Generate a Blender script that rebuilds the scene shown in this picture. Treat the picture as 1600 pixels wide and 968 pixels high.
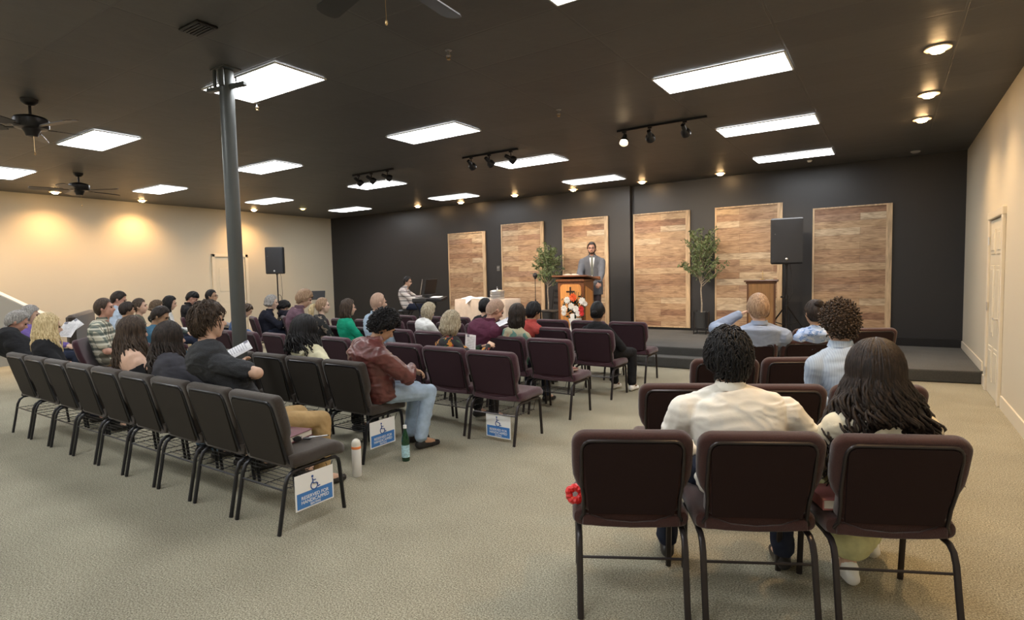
import bpy, math, random
from mathutils import Vector, Matrix, Euler, noise, Quaternion
for o in list(bpy.data.objects): bpy.data.objects.remove(o)
SC = bpy.context.scene; COL = SC.collection
R = math.radians
rnd = random.Random(7)
H = 1.57                      # eye height
# ---------------------------------------------------------------- camera
F_PX, YAW, PIT, ROL = 887.4, 0.5867, -0.0624, -0.0222
def cam_axes():
    cy, sy, cp, sp = math.cos(YAW), math.sin(YAW), math.cos(PIT), math.sin(PIT)
    f = Vector((-sy*cp, cy*cp, sp)); r = Vector((cy, sy, 0)); u = r.cross(f)
    c, s = math.cos(ROL), math.sin(ROL)
    return c*r+s*u, -s*r+c*u, f
CR, CU, CF = cam_axes()
def at(px, py, Y):            # the point on the plane y=Y seen at this pixel
    d = CR*((px-800)/F_PX) + CU*((484-py)/F_PX) + CF
    d = d*(Y/d.y); return Vector((d.x, d.y, d.z+H))
cam_data = bpy.data.cameras.new('camera'); cam = bpy.data.objects.new('camera', cam_data); COL.objects.link(cam)
cam.matrix_world = Matrix.Translation((0, 0, H)) @ Matrix((CR, CU, -CF)).transposed().to_4x4()
def onz(px, py, z):           # the point on the level z seen at this pixel
    d = CR*((px-800)/F_PX) + CU*((484-py)/F_PX) + CF; d = d*((z-H)/d.z); return Vector((d.x, d.y, z))
cam_data.sensor_width = 36; cam_data.lens = F_PX/1600*36; cam_data.clip_start = .02
SC.camera = cam
# ---------------------------------------------------------------- light and exposure
PANEL_E = 9.5; PANEL_W = 1.0
CAN_W = 42.0; TRACK_W = 85.0
SC.view_settings.view_transform = 'Standard'; SC.view_settings.look = 'None'
SC.view_settings.gamma = 1; SC.view_settings.use_curve_mapping = False
SC.view_settings.exposure = 1.1
SC.cycles.use_denoising = True
SC.cycles.max_bounces = 6; SC.cycles.diffuse_bounces = 4; SC.cycles.glossy_bounces = 3
SC.cycles.sample_clamp_indirect = 4.0
SC.cycles.use_light_tree = True
w = bpy.data.worlds.new('world'); SC.world = w; w.use_nodes = True
w.node_tree.nodes['Background'].inputs[0].default_value = (.9, .85, .8, 1)
w.node_tree.nodes['Background'].inputs[1].default_value = .05
CEIL = H+1.879; XL, XR, YB, YN = -14.74, 1.04, 12.06, -4.5
# ---------------------------------------------------------------- materials
def nmat(name):
    m = bpy.data.materials.new(name); m.use_nodes = True
    nt = m.node_tree; b = nt.nodes['Principled BSDF']; return m, nt, b
def mat(name, c, rough=.6, metal=0, spec=.5, var=0, scale=8, bump=0, bscale=60, stretch=(1,1,1), sheen=0, coat=0, alpha=None, trans=0, emit=None):
    m, nt, b = nmat(name); N, L = nt.nodes.new, nt.links.new
    b.inputs['Base Color'].default_value = (*c, 1); b.inputs['Roughness'].default_value = rough
    b.inputs['Metallic'].default_value = metal; b.inputs['Specular IOR Level'].default_value = spec
    if sheen: b.inputs['Sheen Weight'].default_value = sheen
    if coat: b.inputs['Coat Weight'].default_value = coat; b.inputs['Coat Roughness'].default_value = .2
    if trans: b.inputs['Transmission Weight'].default_value = trans
    if emit: b.inputs['Emission Color'].default_value = (*emit[0], 1); b.inputs['Emission Strength'].default_value = emit[1]
    if var or bump:
        tc = N('ShaderNodeTexCoord'); mp = N('ShaderNodeMapping'); mp.inputs['Scale'].default_value = stretch
        L(tc.outputs['Object'], mp.inputs[0])
    if var:
        n = N('ShaderNodeTexNoise'); n.inputs['Scale'].default_value = scale; n.inputs['Detail'].default_value = 5; L(mp.outputs[0], n.inputs[0])
        r = N('ShaderNodeValToRGB'); e = r.color_ramp.elements
        e[0].position = .32; e[1].position = .68
        e[0].color = (*[x*(1-var) for x in c], 1); e[1].color = (*[min(1, x*(1+var)) for x in c], 1)
        L(n.outputs[0], r.inputs[0]); L(r.outputs[0], b.inputs['Base Color'])
    if bump:
        n = N('ShaderNodeTexNoise'); n.inputs['Scale'].default_value = bscale; n.inputs['Detail'].default_value = 3; L(mp.outputs[0], n.inputs[0])
        bp = N('ShaderNodeBump'); bp.inputs['Strength'].default_value = bump; bp.inputs['Distance'].default_value = .01
        L(n.outputs[0], bp.inputs['Height']); L(bp.outputs[0], b.inputs['Normal'])
    return m
def cloth(name, c, var=.12, rough=.85, bump=.25): return mat(name, c, rough, spec=.2, var=var, scale=14, bump=bump, bscale=35)
def bands(name, base, cols, period, axes='xz', rough=.85):
    # woven plaid: soft bands along each axis mixed over a base colour
    m, nt, b = nmat(name); N, L = nt.nodes.new, nt.links.new
    tc = N('ShaderNodeTexCoord'); sp = N('ShaderNodeSeparateXYZ'); L(tc.outputs['Object'], sp.inputs[0])
    cur = None; prev = (*base, 1)
    for i, (ax, col, per, ph, thr, amt) in enumerate(cols):
        ml = N('ShaderNodeMath'); ml.operation = 'MULTIPLY_ADD'; ml.inputs[1].default_value = 6.2832/per; ml.inputs[2].default_value = ph
        L(sp.outputs['XYZ'.index(ax)], ml.inputs[0])
        sn = N('ShaderNodeMath'); sn.operation = 'SINE'; L(ml.outputs[0], sn.inputs[0])
        gt = N('ShaderNodeMath'); gt.operation = 'GREATER_THAN'; gt.inputs[1].default_value = thr; L(sn.outputs[0], gt.inputs[0])
        mu = N('ShaderNodeMath'); mu.operation = 'MULTIPLY'; mu.inputs[1].default_value = amt; L(gt.outputs[0], mu.inputs[0])
        mx = N('ShaderNodeMix'); mx.data_type = 'RGBA'; L(mu.outputs[0], mx.inputs[0])
        if cur is None: mx.inputs[6].default_value = prev
        else: L(cur, mx.inputs[6])
        mx.inputs[7].default_value = (*col, 1); cur = mx.outputs[2]
    L(cur, b.inputs['Base Color']); b.inputs['Roughness'].default_value = rough; b.inputs['Specular IOR Level'].default_value = .2
    return m
def blotch(name, base, cols, scale=20, rough=.8, rand=1):
    # printed cloth: voronoi cells picked out in a few colours
    m, nt, b = nmat(name); N, L = nt.nodes.new, nt.links.new
    tc = N('ShaderNodeTexCoord'); v = N('ShaderNodeTexVoronoi'); v.inputs['Scale'].default_value = scale
    nz = N('ShaderNodeTexNoise'); nz.inputs['Scale'].default_value = scale*.8; mxv = N('ShaderNodeMix'); mxv.data_type = 'VECTOR'; mxv.inputs[0].default_value = .06
    L(tc.outputs['Object'], nz.inputs[0]); L(tc.outputs['Object'], mxv.inputs[4]); L(nz.outputs[1], mxv.inputs[5]); L(mxv.outputs[1], v.inputs[0])
    r = N('ShaderNodeValToRGB'); r.color_ramp.interpolation = 'CONSTANT'; e = r.color_ramp.elements
    e[0].color = (*base, 1); e[1].position = .5; e[1].color = (*cols[0], 1)
    for k, c in enumerate(cols[1:]): x = e.new(.5+.5*(k+1)/len(cols)); x.color = (*c, 1)
    s = N('ShaderNodeSeparateColor'); L(v.outputs['Color'], s.inputs[0]); L(s.outputs[0], r.inputs[0])
    L(r.outputs[0], b.inputs['Base Color']); b.inputs['Roughness'].default_value = rough
    return m
def hairmat(name, c, hi=None, rough=.5):
    hi = hi or tuple(min(1, x*2.2+.01) for x in c)
    m, nt, b = nmat(name); N, L = nt.nodes.new, nt.links.new
    tc = N('ShaderNodeTexCoord'); mp = N('ShaderNodeMapping'); mp.inputs['Scale'].default_value = (70, 70, 9); L(tc.outputs['Object'], mp.inputs[0])
    n = N('ShaderNodeTexNoise'); n.inputs['Scale'].default_value = 1.6; n.inputs['Detail'].default_value = 6; L(mp.outputs[0], n.inputs[0])
    r = N('ShaderNodeValToRGB'); e = r.color_ramp.elements; e[0].position = .36; e[1].position = .68
    e[0].color = (*c, 1); e[1].color = (*hi, 1); L(n.outputs[0], r.inputs[0]); L(r.outputs[0], b.inputs['Base Color'])
    bp = N('ShaderNodeBump'); bp.inputs['Strength'].default_value = .7; bp.inputs['Distance'].default_value = .006
    L(n.outputs[0], bp.inputs['Height']); L(bp.outputs[0], b.inputs['Normal'])
    b.inputs['Roughness'].default_value = rough; b.inputs['Specular IOR Level'].default_value = .28
    return m
def emitmat(name, c, s):
    m = bpy.data.materials.new(name); m.use_nodes = True; nt = m.node_tree; nt.nodes.clear()
    e = nt.nodes.new('ShaderNodeEmission'); o = nt.nodes.new('ShaderNodeOutputMaterial')
    e.inputs[0].default_value = (*c, 1); e.inputs[1].default_value = s; nt.links.new(e.outputs[0], o.inputs[0]); return m
def carpet(name, c1, c2, c3):
    m, nt, b = nmat(name); N, L = nt.nodes.new, nt.links.new
    tc = N('ShaderNodeTexCoord')
    n = N('ShaderNodeTexNoise'); n.inputs['Scale'].default_value = 125; n.inputs['Detail'].default_value = 5; n.inputs['Roughness'].default_value = .7; L(tc.outputs['Object'], n.inputs[0])
    r = N('ShaderNodeValToRGB'); e = r.color_ramp.elements; e[0].position = .34; e[1].position = .66; e[0].color = (*c1, 1); e[1].color = (*c2, 1)
    x = e.new(.5); x.color = (*c3, 1); L(n.outputs[0], r.inputs[0])
    n2 = N('ShaderNodeTexNoise'); n2.inputs['Scale'].default_value = 1.3; n2.inputs['Detail'].default_value = 4; L(tc.outputs['Object'], n2.inputs[0])
    mr = N('ShaderNodeMapRange'); mr.inputs[1].default_value = .3; mr.inputs[2].default_value = .7; mr.inputs[3].default_value = .84; mr.inputs[4].default_value = 1.1; L(n2.outputs[0], mr.inputs[0])
    mx = N('ShaderNodeMix'); mx.data_type = 'RGBA'; mx.blend_type = 'MULTIPLY'; mx.inputs[0].default_value = 1
    L(r.outputs[0], mx.inputs[6]); L(mr.outputs[0], mx.inputs[7]); L(mx.outputs[2], b.inputs['Base Color'])
    bp = N('ShaderNodeBump'); bp.inputs['Strength'].default_value = .6; bp.inputs['Distance'].default_value = .008
    L(n.outputs[0], bp.inputs['Height']); L(bp.outputs[0], b.inputs['Normal'])
    b.inputs['Roughness'].default_value = .97; b.inputs['Specular IOR Level'].default_value = .1; return m
def planks(name):
    m, nt, b = nmat(name); N, L = nt.nodes.new, nt.links.new
    tc = N('ShaderNodeTexCoord'); sp = N('ShaderNodeSeparateXYZ'); cb = N('ShaderNodeCombineXYZ'); L(tc.outputs['Object'], sp.inputs[0])
    oi = N('ShaderNodeObjectInfo'); ad = N('ShaderNodeMath'); ad.operation = 'MULTIPLY_ADD'; ad.inputs[1].default_value = 13.0; L(oi.outputs['Random'], ad.inputs[0]); L(sp.outputs[0], ad.inputs[2])
    L(ad.outputs[0], cb.inputs[0]); L(sp.outputs[2], cb.inputs[1])
    br = N('ShaderNodeTexBrick'); br.offset = .37; br.inputs['Scale'].default_value = 1; br.inputs['Brick Width'].default_value = 1.7; br.inputs['Row Height'].default_value = .128
    br.inputs['Mortar Size'].default_value = .0016; br.inputs['Color1'].default_value = (0, 0, 0, 1); br.inputs['Color2'].default_value = (1, 1, 1, 1); br.inputs['Mortar'].default_value = (.5, .5, .5, 1)
    L(cb.outputs[0], br.inputs[0])
    r = N('ShaderNodeValToRGB'); e = r.color_ramp.elements; e[0].color = (.30, .165, .098, 1); e[1].color = (.62, .51, .36, 1)
    for p, c in ((.2, (.42, .26, .15)), (.42, (.53, .37, .22)), (.6, (.38, .235, .155)), (.8, (.56, .41, .25))): x = e.new(p); x.color = (*c, 1)
    L(br.outputs['Color'], r.inputs[0])
    mp = N('ShaderNodeMapping'); mp.inputs['Scale'].default_value = (2.2, 26, 1); L(cb.outputs[0], mp.inputs[0])
    n = N('ShaderNodeTexNoise'); n.inputs['Scale'].default_value = 2; n.inputs['Detail'].default_value = 8; n.inputs['Distortion'].default_value = 1.2; L(mp.outputs[0], n.inputs[0])
    r2 = N('ShaderNodeValToRGB'); e = r2.color_ramp.elements; e[0].position = .3; e[1].position = .72; e[0].color = (.40, .34, .30, 1); e[1].color = (1.15, 1.15, 1.15, 1); L(n.outputs[0], r2.inputs[0])
    mp3 = N('ShaderNodeMapping'); mp3.inputs['Scale'].default_value = (1.5, 5, 1); L(cb.outputs[0], mp3.inputs[0])
    n3 = N('ShaderNodeTexNoise'); n3.inputs['Scale'].default_value = 2.4; n3.inputs['Detail'].default_value = 6; n3.inputs['Distortion'].default_value = .8; L(mp3.outputs[0], n3.inputs[0])
    r3 = N('ShaderNodeValToRGB'); e = r3.color_ramp.elements; e[0].position = .33; e[1].position = .5; e[0].color = (.62, .58, .56, 1); e[1].color = (1, 1, 1, 1); L(n3.outputs[0], r3.inputs[0])
    mx = N('ShaderNodeMix'); mx.data_type = 'RGBA'; mx.blend_type = 'MULTIPLY'; mx.inputs[0].default_value = .8; L(r.outputs[0], mx.inputs[6]); L(r2.outputs[0], mx.inputs[7])
    mx2 = N('ShaderNodeMix'); mx2.data_type = 'RGBA'; mx2.blend_type = 'MULTIPLY'; mx2.inputs[0].default_value = .9; L(mx.outputs[2], mx2.inputs[6]); L(r3.outputs[0], mx2.inputs[7])
    mo = N('ShaderNodeMix'); mo.data_type = 'RGBA'; L(br.outputs['Fac'], mo.inputs[0]); L(mx2.outputs[2], mo.inputs[6]); mo.inputs[7].default_value = (.13, .08, .05, 1)
    L(mo.outputs[2], b.inputs['Base Color']); b.inputs['Roughness'].default_value = .55; return m
def ceilmat(name):
    m, nt, b = nmat(name); N, L = nt.nodes.new, nt.links.new
    tc = N('ShaderNodeTexCoord')
    br = N('ShaderNodeTexBrick'); br.offset = 0; br.inputs['Scale'].default_value = 1; br.inputs['Brick Width'].default_value = 1.2192; br.inputs['Row Height'].default_value = .6096
    br.inputs['Mortar Size'].default_value = .012; br.inputs['Mortar Smooth'].default_value = .4; br.inputs['Color1'].default_value = (.082, .080, .079, 1); br.inputs['Color2'].default_value = (.096, .094, .092, 1); br.inputs['Mortar'].default_value = (.085, .083, .081, 1)
    mp = N('ShaderNodeMapping'); mp.inputs['Location'].default_value = (.775, -3.05, 0); L(tc.outputs['Object'], mp.inputs[0]); L(mp.outputs[0], br.inputs[0])
    L(br.outputs['Color'], b.inputs['Base Color'])
    n = N('ShaderNodeTexNoise'); n.inputs['Scale'].default_value = 2.5; n.inputs['Detail'].default_value = 6; L(tc.outputs['Object'], n.inputs[0])
    ml = N('ShaderNodeMath'); ml.operation = 'MULTIPLY_ADD'; ml.inputs[1].default_value = -.35; L(br.outputs['Fac'], ml.inputs[0]); L(n.outputs[0], ml.inputs[2])
    bp = N('ShaderNodeBump'); bp.inputs['Strength'].default_value = .35; bp.inputs['Distance'].default_value = .03; L(ml.outputs[0], bp.inputs['Height']); L(bp.outputs[0], b.inputs['Normal'])
    b.inputs['Roughness'].default_value = .5; b.inputs['Specular IOR Level'].default_value = .35; return m
M = dict(
 carpet=carpet('speckled_beige_carpet', (.11, .10, .07), (.58, .545, .42), (.31, .288, .215)),
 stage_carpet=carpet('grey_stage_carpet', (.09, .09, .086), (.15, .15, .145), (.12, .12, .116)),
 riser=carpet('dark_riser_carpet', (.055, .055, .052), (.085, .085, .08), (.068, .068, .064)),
 black_wall=mat('black_wall_paint', (.020, .020, .022), .42, spec=.45, bump=.12, bscale=12),
 cream_wall=mat('cream_wall_paint', (.60, .54, .42), .55, spec=.3, bump=.05, bscale=30),
 trim=mat('cream_trim_paint', (.70, .63, .50), .35, spec=.4),
 door=mat('cream_door_paint', (.66, .60, .47), .4),
 ceiling=ceilmat('dark_ceiling_tile'),
 pole=mat('grey_pole_paint', (.085, .092, .09), .4, metal=.3),
 metal=mat('brushed_metal', (.5, .5, .5), .3, metal=1),
 chrome=mat('chrome', (.8, .8, .8), .28, metal=.85),
 brass=mat('brass', (.6, .42, .2), .3, metal=1),
 black_plastic=mat('black_plastic', (.016, .016, .018), .45),
 black_metal=mat('black_metal', (.02, .02, .022), .35, metal=.4),
 grille=mat('speaker_grille', (.035, .036, .04), .5, metal=.4, bump=.5, bscale=300),
 fan_dark=mat('dark_bronze', (.022, .02, .02), .35, metal=.5),
 fan_blade=mat('fan_blade', (.03, .028, .028), .4, spec=.5),
 planks=planks('reclaimed_plank_wood'),
 pine=mat('light_frame_wood', (.50, .36, .22), .5, var=.25, scale=5, stretch=(6, 6, .8)),
 oak=mat('orange_oak', (.62, .27, .075), .35, var=.18, scale=4, stretch=(9, 9, .7)),
 oak_dark=mat('stained_oak', (.17, .062, .024), .3, var=.2, scale=4, stretch=(8, 8, .8)),
 lectern=mat('brown_lectern_wood', (.24, .125, .045), .4, var=.22, scale=4, stretch=(8, 8, .7)),
 lectern_dark=mat('dark_lectern_wood', (.10, .042, .018), .35),
 cross=mat('dark_cross_wood', (.03, .012, .008), .4),
 tablecloth=cloth('cream_tablecloth', (.64, .52, .42), var=.05),
 white_cloth=cloth('white_linen', (.85, .84, .82), var=.03),
 white=mat('white_plastic', (.82, .82, .80), .4),
 blue=mat('sign_blue', (.05, .19, .50), .45),
 ink=mat('sign_ink', (.03, .08, .28), .5),
 paper=mat('printed_paper', (.82, .82, .84), .6, var=.12, scale=60),
 bible=mat('maroon_leather', (.14, .03, .045), .45, bump=.2, bscale=200),
 black_leather=mat('black_leather', (.02, .018, .018), .4),
 pages=mat('page_edges', (.62, .58, .50), .7),
 red=mat('red_satin', (.6, .02, .02), .3),
 green_glass=mat('green_bottle_glass', (.006, .075, .025), .08, spec=.8, trans=.35),
 label_blue=mat('pale_blue_label', (.42, .66, .74), .5, var=.3, scale=60),
 orange=mat('orange_band', (.85, .25, .07), .5),
 leaf=mat('olive_leaf', (.11, .15, .06), .5, var=.5, scale=9),
 bark=mat('pale_bark', (.30, .25, .19), .8, var=.3, scale=20),
 pot=mat('black_pot', (.03, .032, .034), .5),
 petal_white=mat('white_petals', (.85, .82, .76), .6), petal_orange=mat('orange_petals', (.85, .13, .03), .6), petal_red=mat('red_petals', (.65, .03, .03), .6), dark_leaf=mat('dark_leaf', (.02, .045, .03), .5),
 purple_fabric=mat('plum_chair_fabric', (.062, .025, .034), .9, spec=.15, var=.15, scale=120, bump=.3, bscale=300, sheen=.35),
 purple_back=mat('plum_back_panel', (.036, .016, .022), .75, spec=.25, bump=.2, bscale=250),
 shaded_plum_fabric=mat('shaded_plum_chair_fabric', (.046, .018, .015), .9, spec=.15, var=.15, scale=120, bump=.3, bscale=300, sheen=.35),  # plum fabric of the right block, its shade put into the colour
 shaded_plum_back=mat('shaded_plum_back_panel', (.018, .0085, .008), .8, spec=.2, bump=.2, bscale=250),  # plum back panel, darkened in its colour for the same shade
 brown_fabric=mat('taupe_chair_fabric', (.044, .034, .027), .9, spec=.15, var=.15, scale=120, bump=.3, bscale=300, sheen=.3),
 brown_back=mat('taupe_back_panel', (.032, .027, .022), .8, spec=.2, bump=.2, bscale=250),
 frame_metal=mat('dark_bronze_frame', (.032, .026, .026), .32, metal=.4),
 frame_black=mat('black_frame', (.016, .016, .019), .32, metal=.4),
 panel_light=emitmat('lit_diffuser', (.97, .985, 1), PANEL_E),
 bulb_warm=emitmat('warm_bulb', (1, .62, .28), 40.0),
 bulb_dim=emitmat('dim_bulb', (1, .8, .25), 2.5),
 can_ring=mat('white_can_ring', (.75, .62, .5), .4),
 eye=mat('dark_eye', (.03, .02, .015), .2), glasses=mat('glasses_frame', (.01, .01, .01), .3),
 lens=mat('dark_lens', (.05, .05, .05), .1),
)
# ---------------------------------------------------------------- geometry helpers
class MB:
    def __init__(s): s.v = []; s.f = []
    def add(s, vs, fs, mtx=None):
        n = len(s.v); s.v += [tuple(mtx @ Vector(v)) if mtx else tuple(v) for v in vs]; s.f += [tuple(i+n for i in f) for f in fs]; return s
    def box(s, c, d, rot=None, bev=0):
        mt = Matrix.Translation(c) @ (rot.to_4x4() if rot else Matrix.Identity(4))
        x, y, z = [q/2 for q in d]
        if bev <= 0:
            vs = [(i*x, j*y, k*z) for k in (-1, 1) for j in (-1, 1) for i in (-1, 1)]
            return s.add(vs, [(0, 2, 3, 1), (4, 5, 7, 6), (0, 1, 5, 4), (2, 6, 7, 3), (0, 4, 6, 2), (1, 3, 7, 5)], mt)
        b = min(bev, x, y, z)
        # chamfered box: rings in z of bevelled rectangles
        def ring(ex, ey, zz): 
            return [(ex, ey-b, zz), (ex-b, ey, zz), (-ex+b, ey, zz), (-ex, ey-b, zz), (-ex, -ey+b, zz), (-ex+b, -ey, zz), (ex-b, -ey, zz), (ex, -ey+b, zz)]
        rs = [[(p[0]*(1-b/x*.999), p[1]*(1-b/y*.999), p[2]) for p in ring(x, y, -z)], ring(x, y, -z+b), ring(x, y, z-b), [(p[0]*(1-b/x*.999), p[1]*(1-b/y*.999), p[2]) for p in ring(x, y, z)]]
        return s.rings(rs, mt)
    def rings(s, rs, mt=None, cap=True):
        n = len(rs[0]); vs = [p for r in rs for p in r]; fs = []
        for i in range(len(rs)-1):
            for j in range(n): k = (j+1) % n; fs.append((i*n+j, i*n+k, (i+1)*n+k, (i+1)*n+j))
        if cap: fs.append(tuple(range(n-1, -1, -1))); fs.append(tuple((len(rs)-1)*n+j for j in range(n)))
        return s.add(vs, fs, mt)
    def prism(s, pts, y0, y1, mt=None):       # outline in XZ, extruded along Y
        return s.rings([[(x, y1, z) for x, z in pts], [(x, y0, z) for x, z in pts]], mt)
    def tube(s, path, r, n=8, mt=None, closed=False, flat=1.0):
        P = [Vector(p) for p in path]; rs = []; up = None
        for i, p in enumerate(P):
            if closed: t = (P[(i+1) % len(P)]-P[i-1]).normalized()
            else: t = (P[min(i+1, len(P)-1)]-P[max(i-1, 0)]).normalized()
            if up is None: up = t.orthogonal().normalized() if abs(t.x) > .9 else (Vector((1, 0, 0))-t*t.x).normalized()
            else: up = (up-t*up.dot(t)).normalized()
            q = t.cross(up); rr = r[i] if isinstance(r, (list, tuple)) else r
            rs.append([tuple(p+up*(math.cos(a)*rr)+q*(math.sin(a)*rr*flat)) for a in [6.28319*k/n for k in range(n)]])
        if closed: rs.append(rs[0]); return s.rings(rs, mt, cap=False)
        return s.rings(rs, mt)
    def cyl(s, a, b, r, r2=None, n=16): return s.tube([a, b], [r, r if r2 is None else r2], n)
    def lathe(s, prof, c=(0, 0, 0), n=24, mt=None):
        rs = [[(c[0]+r*math.cos(6.28319*k/n), c[1]+r*math.sin(6.28319*k/n), c[2]+z) for k in range(n)] for r, z in prof]
        return s.rings(rs, mt)
    def ball(s, c, r, n=12, rot=None, m=None):
        m = m or n//2+1; rx, ry, rz = r if isinstance(r, (list, tuple)) else (r, r, r)
        mt = Matrix.Translation(c) @ (rot.to_4x4() if rot else Matrix.Identity(4))
        vs = [(0, 0, -rz)]; fs = []
        for i in range(1, m):
            a = -math.pi/2+math.pi*i/m
            for k in range(n): t = 6.28319*k/n; vs.append((rx*math.cos(a)*math.cos(t), ry*math.cos(a)*math.sin(t), rz*math.sin(a)))
        vs.append((0, 0, rz)); e = len(vs)-1
        for k in range(n): fs.append((0, 1+(k+1) % n, 1+k)); fs.append((e, e-n+k, e-n+(k+1) % n))
        for i in range(m-2):
            for k in range(n): a = 1+i*n+k; b_ = 1+i*n+(k+1) % n; fs.append((a, b_, b_+n, a+n))
        return s.add(vs, fs, mt)
    def cap(s, a, b, ra, rb, n=12):           # tapered capsule
        a = Vector(a); b = Vector(b)
        s.ball(a, ra, n); s.ball(b, rb, n)
        if (b-a).length > 1e-4: s.tube([a, b], [ra, rb], n)
        return s
    def mesh(s, name, m, smooth=True, ang=40):
        me = bpy.data.meshes.new(name); me.from_pydata(s.v, [], s.f); me.materials.append(m)
        if smooth:
            me.polygons.foreach_set('use_smooth', [True]*len(me.polygons))
            try: me.set_sharp_from_angle(angle=R(ang))
            except Exception: pass
        return me
    def build(s, name, m, parent=None, smooth=True, ang=40, label=None):
        o = bpy.data.objects.new(name, s.mesh(name, m, smooth, ang)); COL.objects.link(o)
        if parent: o.parent = parent
        if label: o['label'] = label
        return o
def rrect(w, h, r, n=5, cz=0, cx=0, w2=None):   # rounded rectangle outline in XZ (counter-clockwise); w2 = bottom width
    w2 = w if w2 is None else w2; pts = []
    for (sx, sz, a0, ww) in ((1, 1, 0, w), (-1, 1, 90, w), (-1, -1, 180, w2), (1, -1, 270, w2)):
        for k in range(n+1):
            a = R(a0+90*k/n); pts.append((cx+sx*(ww/2-r)+r*math.cos(a), cz+sz*(h/2-r)+r*math.sin(a)))
    return pts
def pillow(mb, pts, y0, y1, rnd_=.02, mt=None, steps=4):   # an outline extruded along Y with rolled edges
    cx = sum(p[0] for p in pts)/len(pts); cz = sum(p[1] for p in pts)/len(pts)
    w = max(p[0] for p in pts)-min(p[0] for p in pts); h = max(p[1] for p in pts)-min(p[1] for p in pts)
    rs = []
    def ring(y, ins): return [(cx+(x-cx)*(1-2*ins/w), y, cz+(z-cz)*(1-2*ins/h)) for x, z in pts]
    for k in range(steps+1): a = math.pi/2*k/steps; rs.append(ring(y1-rnd_*(1-math.cos(math.pi/2-a)) if False else y1-rnd_+rnd_*math.cos(a), rnd_*(1-math.sin(a))))
    for k in range(steps+1): a = math.pi/2*k/steps; rs.append(ring(y0+rnd_-rnd_*math.sin(a), rnd_*(1-math.cos(a))))
    return mb.rings(rs, mt)
def empty(name, loc=(0, 0, 0), rz=0):
    o = bpy.data.objects.new(name, None); COL.objects.link(o); o.location = loc; o.rotation_euler = (0, 0, rz); o.empty_display_size = .1; return o
def tag(o, label, cat, group=None):
    o['label'] = label; o['category'] = cat
    if group: o['group'] = group
    return o
def thing(name, label, cat, loc=(0, 0, 0), rz=0, group=None): return tag(empty(name, loc, rz), label, cat, group)
def struct(o): o['kind'] = 'structure'; return o
def copy_tree(o, parent=None):
    c = o.copy(); COL.objects.link(c)
    if parent: c.parent = parent
    for ch in [x for x in KIDS[o.name]] if o.name in KIDS else []: copy_tree(ch, c)
    return c
KIDS = {}
def remember(o):
    KIDS[o.name] = list(o.children)
    for ch in o.children: remember(ch)
TMP = bpy.data.scenes.new('workbench')
def remesh(mb, vox, smooth=2, disp=None, dec=None):
    me = bpy.data.meshes.new('tmp'); me.from_pydata(mb.v, [], mb.f)
    o = bpy.data.objects.new('tmp', me); TMP.collection.objects.link(o)
    m = o.modifiers.new('r', 'REMESH'); m.mode = 'VOXEL'; m.voxel_size = vox
    if smooth: q = o.modifiers.new('s', 'SMOOTH'); q.iterations = smooth; q.factor = .5
    TMP.view_layers[0].update(); dg = TMP.view_layers[0].depsgraph; me2 = bpy.data.meshes.new_from_object(o.evaluated_get(dg))
    bpy.data.objects.remove(o); bpy.data.meshes.remove(me)
    if disp:
        new = [c for v in me2.vertices for c in (v.co + v.normal*disp(v.co))]; me2.vertices.foreach_set('co', new)
    me2.polygons.foreach_set('use_smooth', [True]*len(me2.polygons))
    return me2
def obj(name, me, m, parent, label=None):
    me.materials.clear(); me.materials.append(m); me.name = name
    o = bpy.data.objects.new(name, me); COL.objects.link(o); o.parent = parent
    if label: o['label'] = label
    return o
def text_mesh(txt, size, m, name='lettering'):
    cu = bpy.data.curves.new('t', 'FONT'); cu.body = txt; cu.size = size; cu.align_x = 'CENTER'; cu.align_y = 'CENTER'; cu.extrude = .0006; cu.offset = size*.004
    o = bpy.data.objects.new('t', cu); COL.objects.link(o); dg = bpy.context.evaluated_depsgraph_get()
    me = bpy.data.meshes.new_from_object(o.evaluated_get(dg)); bpy.data.objects.remove(o); me.materials.clear(); me.materials.append(m); me.name = name; return me
# ================================================================ the room
def quad(name, pts, m, kind='structure'):
    me = bpy.data.meshes.new(name); me.from_pydata(pts, [], [tuple(range(len(pts)))]); me.materials.append(m)
    o = bpy.data.objects.new(name, me); COL.objects.link(o); o['kind'] = kind; return o
struct(MB().box(((XL+XR)/2, (YN+YB)/2, -.05), (XR-XL, YB-YN, .1)).build('floor', M['carpet'], smooth=False))
struct(MB().box(((XL+XR)/2, (YN+YB)/2, CEIL+.05), (XR-XL+.4, YB-YN+.4, .1)).build('ceiling', M['ceiling'], smooth=False))
struct(MB().box((XL-.06, (YN+YB)/2, CEIL/2), (.12, YB-YN, CEIL)).build('wall_left', M['cream_wall'], smooth=False))
struct(MB().box((XR+.06, (YN+YB)/2, CEIL/2), (.12, YB-YN, CEIL)).build('wall_right', M['cream_wall'], smooth=False))
b = MB().box(((XL+XR)/2, YB+.06, CEIL/2), (XR-XL, .12, CEIL))
b.box(((XL-4.77)/2, YB-.06, CEIL/2), (-4.77-XL, .12, CEIL))
struct(b.build('wall_back', M['black_wall'], smooth=False))
struct(MB().box(((XL+XR)/2, YN-.06, CEIL/2), (XR-XL, .12, CEIL)).build('wall_front', M['cream_wall'], smooth=False))
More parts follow.
